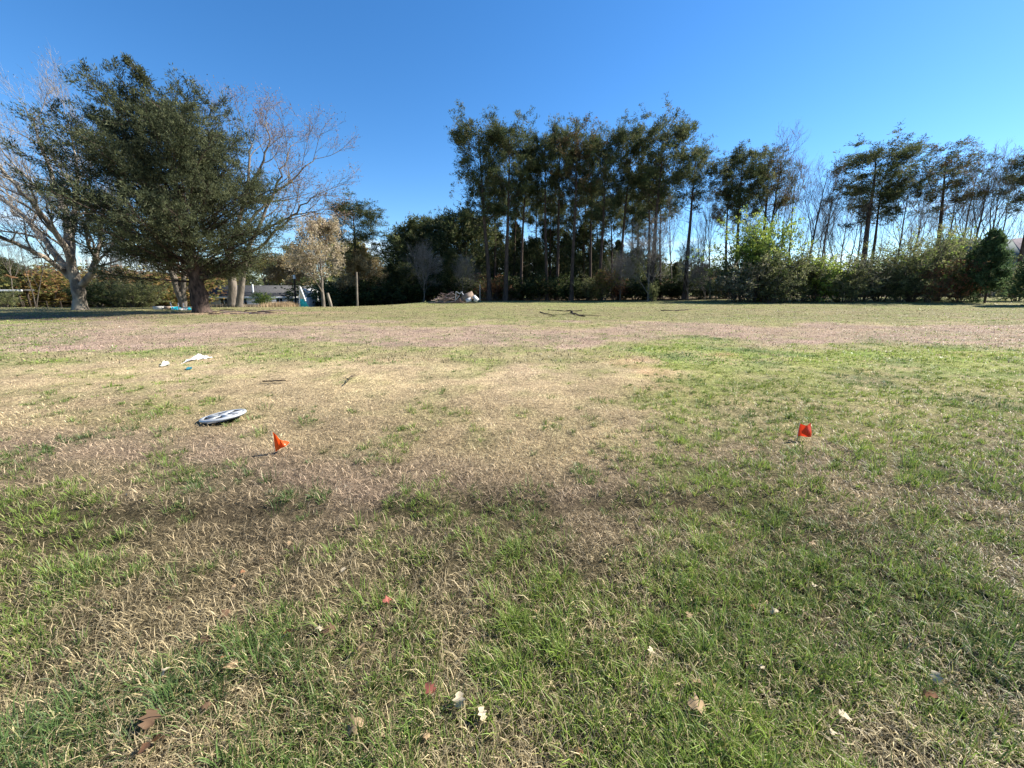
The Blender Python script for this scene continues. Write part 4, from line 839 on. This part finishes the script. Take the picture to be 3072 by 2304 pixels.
# ------------------------------------------------------------------ two orange marker flags
def flags():
    for kind in (0, 1):
        c = onlawn(275.3, 454) if kind == 0 else onlawn(796.8, 440.5)
        e = empty('marker_flag', (c[0], c[1], c[2])); a = Acc(); h = .215 if kind == 0 else .185
        tubes(a, np.array([[[0, 0, -.05], [-.004, 0, h*.5], [-.006 if kind == 0 else 0, 0, h+.01]]]), np.array([[.0022, .0022, .0022]]), 6); a.obj('wire_stake', M_orange if kind else M_pole, e)
        n, m = 14, 10; P = []; K = []
        for i in range(n):
            u = i/(n-1)
            for j in range(m):
                v = j/(m-1)
                if kind == 0:   # sagging flag, top corner pulled down
                    top = h*(1-.62*u**1.0); bot = h*.08+.35*h*u*.9; z = bot+(top-bot)*v; x = .118*u*(1-.08*v)+.004; y = .030*math.sin(u*6.5+v*1.5)*(.3+u)+.02*u
                else:
                    z = h*.28+(h*.74)*v-.022*math.sin(u*3.1)*v+.012*u*(1-v)*-1; x = .148*u; y = .014*math.sin(u*6+v*2.2)*(.25+u)-.008*u*math.sin(v*5)
                P.append((x, y, z)); K.append((.85, .105+.02*math.sin(u*9+v*4), .012) if kind == 0 else (.75, .05, .015))
        Q = [[i*m+j, (i+1)*m+j, (i+1)*m+j+1, i*m+j+1] for i in range(n-1) for j in range(m-1)]
        a = Acc(); a.add(P, Q, col=np.array(K)); a.obj('flag', M_orange, e, True); e.rotation_euler[2] = .25 if kind == 0 else .1
        tag(e, 'drooping triangular orange marker flag on the left of the lawn' if kind == 0 else 'square red orange marker flag on the green grass at the right', 'flag', 'orange marker flags')
        if kind: a.K = a.K
flags()
# torn pale sheet and teal scrap on the left lawn
def scraps():
    c = [onlawn(181, 363.5, .02), onlawn(198, 360.5, .02), onlawn(213, 358.2, .02), onlawn(199, 357.8, .07)]
    tag(sheet('s', c, 16, 7, None, .035, 12, .004).obj('torn_sheet', M_white), 'torn white plastic sheet crumpled on the left of the lawn', 'plastic sheet')
    c = [onlawn(160, 366.3, .02), onlawn(170, 365.5, .02), onlawn(169.5, 363, .05), onlawn(163, 363.6, .05)]
    tag(sheet('s', c, 8, 6, None, .03, 13, .004).obj('torn_sheet', plain('cream_plastic', (.75, .72, .52), (.6, .58, .42), 6, .5)), 'small cream scrap of plastic left of the torn sheet', 'plastic sheet')
    c = [onlawn(186.5, 370.5, .02), onlawn(192, 370, .02), onlawn(192.5, 368.3, .03), onlawn(187.5, 368.6, .03)]
    tag(sheet('s', c, 6, 5, None, .02, 14, .004).obj('teal_scrap', plain('dark_teal_plastic', (.02, .10, .13), (.03, .17, .2), 6, .6)), 'tiny dark teal scrap just below the torn sheet', 'scrap')
    for i in range(5):
        p = onlawn(818+i*7, 296.8-i*.2); p = at(818+i*7, 295.5, 44)
scraps()

# ------------------------------------------------------------------ fallen leaves
def leaf_mesh(seed, col):
    r = np.random.default_rng(seed); n = 7; L = 1.; a = Acc(); V = []; 
    for i in range(n):
        t = i/(n-1); w = (.12+.30*math.sin(math.pi*min(1, t*1.05)))*(1.35 if i % 2 else .55); z = .22*math.sin(t*3.)+r.normal(0, .03)
        V += [(t*L, -w*r.uniform(.8, 1.2), z+.18*w*r.uniform(-1, 2)), (t*L, 0, z-.03), (t*L, w*r.uniform(.8, 1.2), z+.25*w*r.uniform(-1, 2))]
    Q = [[i*3+j, (i+1)*3+j, (i+1)*3+j+1, i*3+j+1] for i in range(n-1) for j in (0, 1)]
    k = len(V); V += [(-.25, -.012, .02), (-.25, .012, .02), (0, .02, 0), (0, -.02, 0)]; Q.append([k, k+1, k+2, k+3])
    c = np.array(col)*np.random.default_rng(seed+1).uniform(.8, 1.15, (len(V), 1)); a.add(V, Q, col=c); return a.mesh('leaf', M_dry)
LC = {'tan': (.36, .25, .14), 'pale': (.52, .43, .29), 'brown': (.14, .085, .05), 'red': (.36, .12, .09), 'rust': (.28, .14, .07)}
LM = {k: [leaf_mesh(500+i*7+j, v) for j in range(3)] for i, (k, v) in enumerate(LC.items())}
lf = [(845, 1300, 'red', .07, 'red brown curled leaf in the grass at centre left'), (937, 1497, 'red', .075, 'pinkish red lobed leaf low in the middle foreground'), (520, 1470, 'tan', .10, 'large tan oak leaf in the lower left foreground'),
 (1045, 1562, 'pale', .07, 'pale round leaf near the bottom centre'), (992, 1535, 'pale', .08, 'pale narrow leaf left of the pale round one at bottom centre'), (748, 1588, 'tan', .10, 'broad tan leaf lying flat near the bottom left of centre'),
 (362, 1632, 'rust', .11, 'rusty curled leaf at the bottom left edge'), (1490, 1487, 'tan', .09, 'tan leaf in the lower right foreground beside green blades'), (1520, 1552, 'tan', .10, 'tan lobed leaf at the bottom right of centre'),
 (1835, 1556, 'pale', .07, 'small pale leaf at the bottom right among green grass'), (1665, 1316, 'pale', .06, 'small pale leaf in green grass right of centre'), (146, 1210, 'pale', .05, 'pale leaf in the grass at the far left'),
 (745, 1230, 'pale', .055, 'whitish leaf beside a green tuft left of centre'), (530, 1236, 'rust', .05, 'rust coloured leaf right of the far left pale leaf'), (1403, 1422, 'pale', .06, 'pale chip of leaf in the middle foreground'),
 (1060, 1500, 'brown', .10, 'dark brown leaf standing on edge near bottom centre'), (776, 1412, 'tan', .08, 'tan folded leaf above the broad tan leaf'), (1985, 972, 'brown', .09, 'dark brown leaf clump on the right lawn below the square flag'),
 (1960, 980, 'pale', .06, 'pale leaf touching the dark leaf clump at the right'), (640, 1386, 'rust', .07, 'rusty leaf in the dry grass left of centre'), (1988, 1506, 'rust', .08, 'rusty leaf at the lower right'), (2022, 1482, 'pale', .07, 'pale leaf above the rusty leaf at the lower right'),
 (1757, 1257, 'pale', .05, 'narrow pale leaf on the right foreground grass'), (500, 1335, 'brown', .07, 'brown leaf in the left foreground'), (1490, 1335, 'tan', .06, 'tan leaf beside a dark tuft right of centre'), (700, 1380, 'brown', .09, 'brown curled leaf lying in matted straw left of centre'),
 (1340, 1385, 'brown', .05, 'small brown leaf in the middle of the foreground'), (1560, 1145, 'red', .045, 'small red leaf on the rut edge'), (905, 1105, 'brown', .05, 'dark brown leaf lying in the rut'), (325, 1612, 'brown', .10, 'dark leaf behind the rusty curled one at bottom left')]
rl = np.random.default_rng(66)
def put_leaf(x, y, kind, s, lab, grp, j):
    o = bpy.data.objects.new('fallen_leaf', LM[kind][j % 3]); C.objects.link(o); o.location = (x, y, G(x, y)+.022+.012*rl.random()); s *= .62; o.scale = (s, s, s); o.rotation_euler = (rl.normal(0, .5), rl.normal(0, .5), rl.uniform(0, 6.28)); tag(o, lab, 'leaf', grp)
for j, (u, v, k, s, lab) in enumerate(lf):
    p = onlawn(u*.4629, v*.4629); put_leaf(p[0], p[1], k, s, lab, 'fallen leaves in the foreground grass', j)
for j in range(48):
    yy = math.exp(rl.uniform(math.log(.95), math.log(4.2))); xx = rl.uniform(-1.3, 1.3)*yy; k = ('tan', 'pale', 'brown', 'rust', 'tan', 'brown')[j % 6]
    cx = xx/(yy+.35); where = ('at the far left', 'left of centre', 'in the centre', 'right of centre', 'at the far right')[int(min(4, max(0, (cx+.9)/1.8*5)))]+' of the '+('nearest grass' if yy < 1.25 else 'near grass' if yy < 1.9 else 'middle foreground' if yy < 2.8 else 'grass near the flags')
    put_leaf(xx, yy, k, rl.uniform(.025, .06), {'tan': 'small tan leaf half buried '+where, 'pale': 'small bleached leaf half buried '+where, 'brown': 'small brown leaf half buried '+where, 'rust': 'small rusty leaf half buried '+where}[k], 'small dry leaves in the foreground grass', j)

# leaves that would read alike are told apart by how near they lie
same = {}
for o in SC.objects:
    if o.get('group') == 'small dry leaves in the foreground grass': same.setdefault(o['label'], []).append(o)
for lab, os_ in same.items():
    if len(os_) > 1:
        os_.sort(key=lambda q: q.location.y)
        for k, o in enumerate(os_): o['label'] = ('nearest ', 'second nearest ', 'third nearest ', 'fourth nearest ', 'fifth nearest ')[k]+lab.replace('half buried ', '')
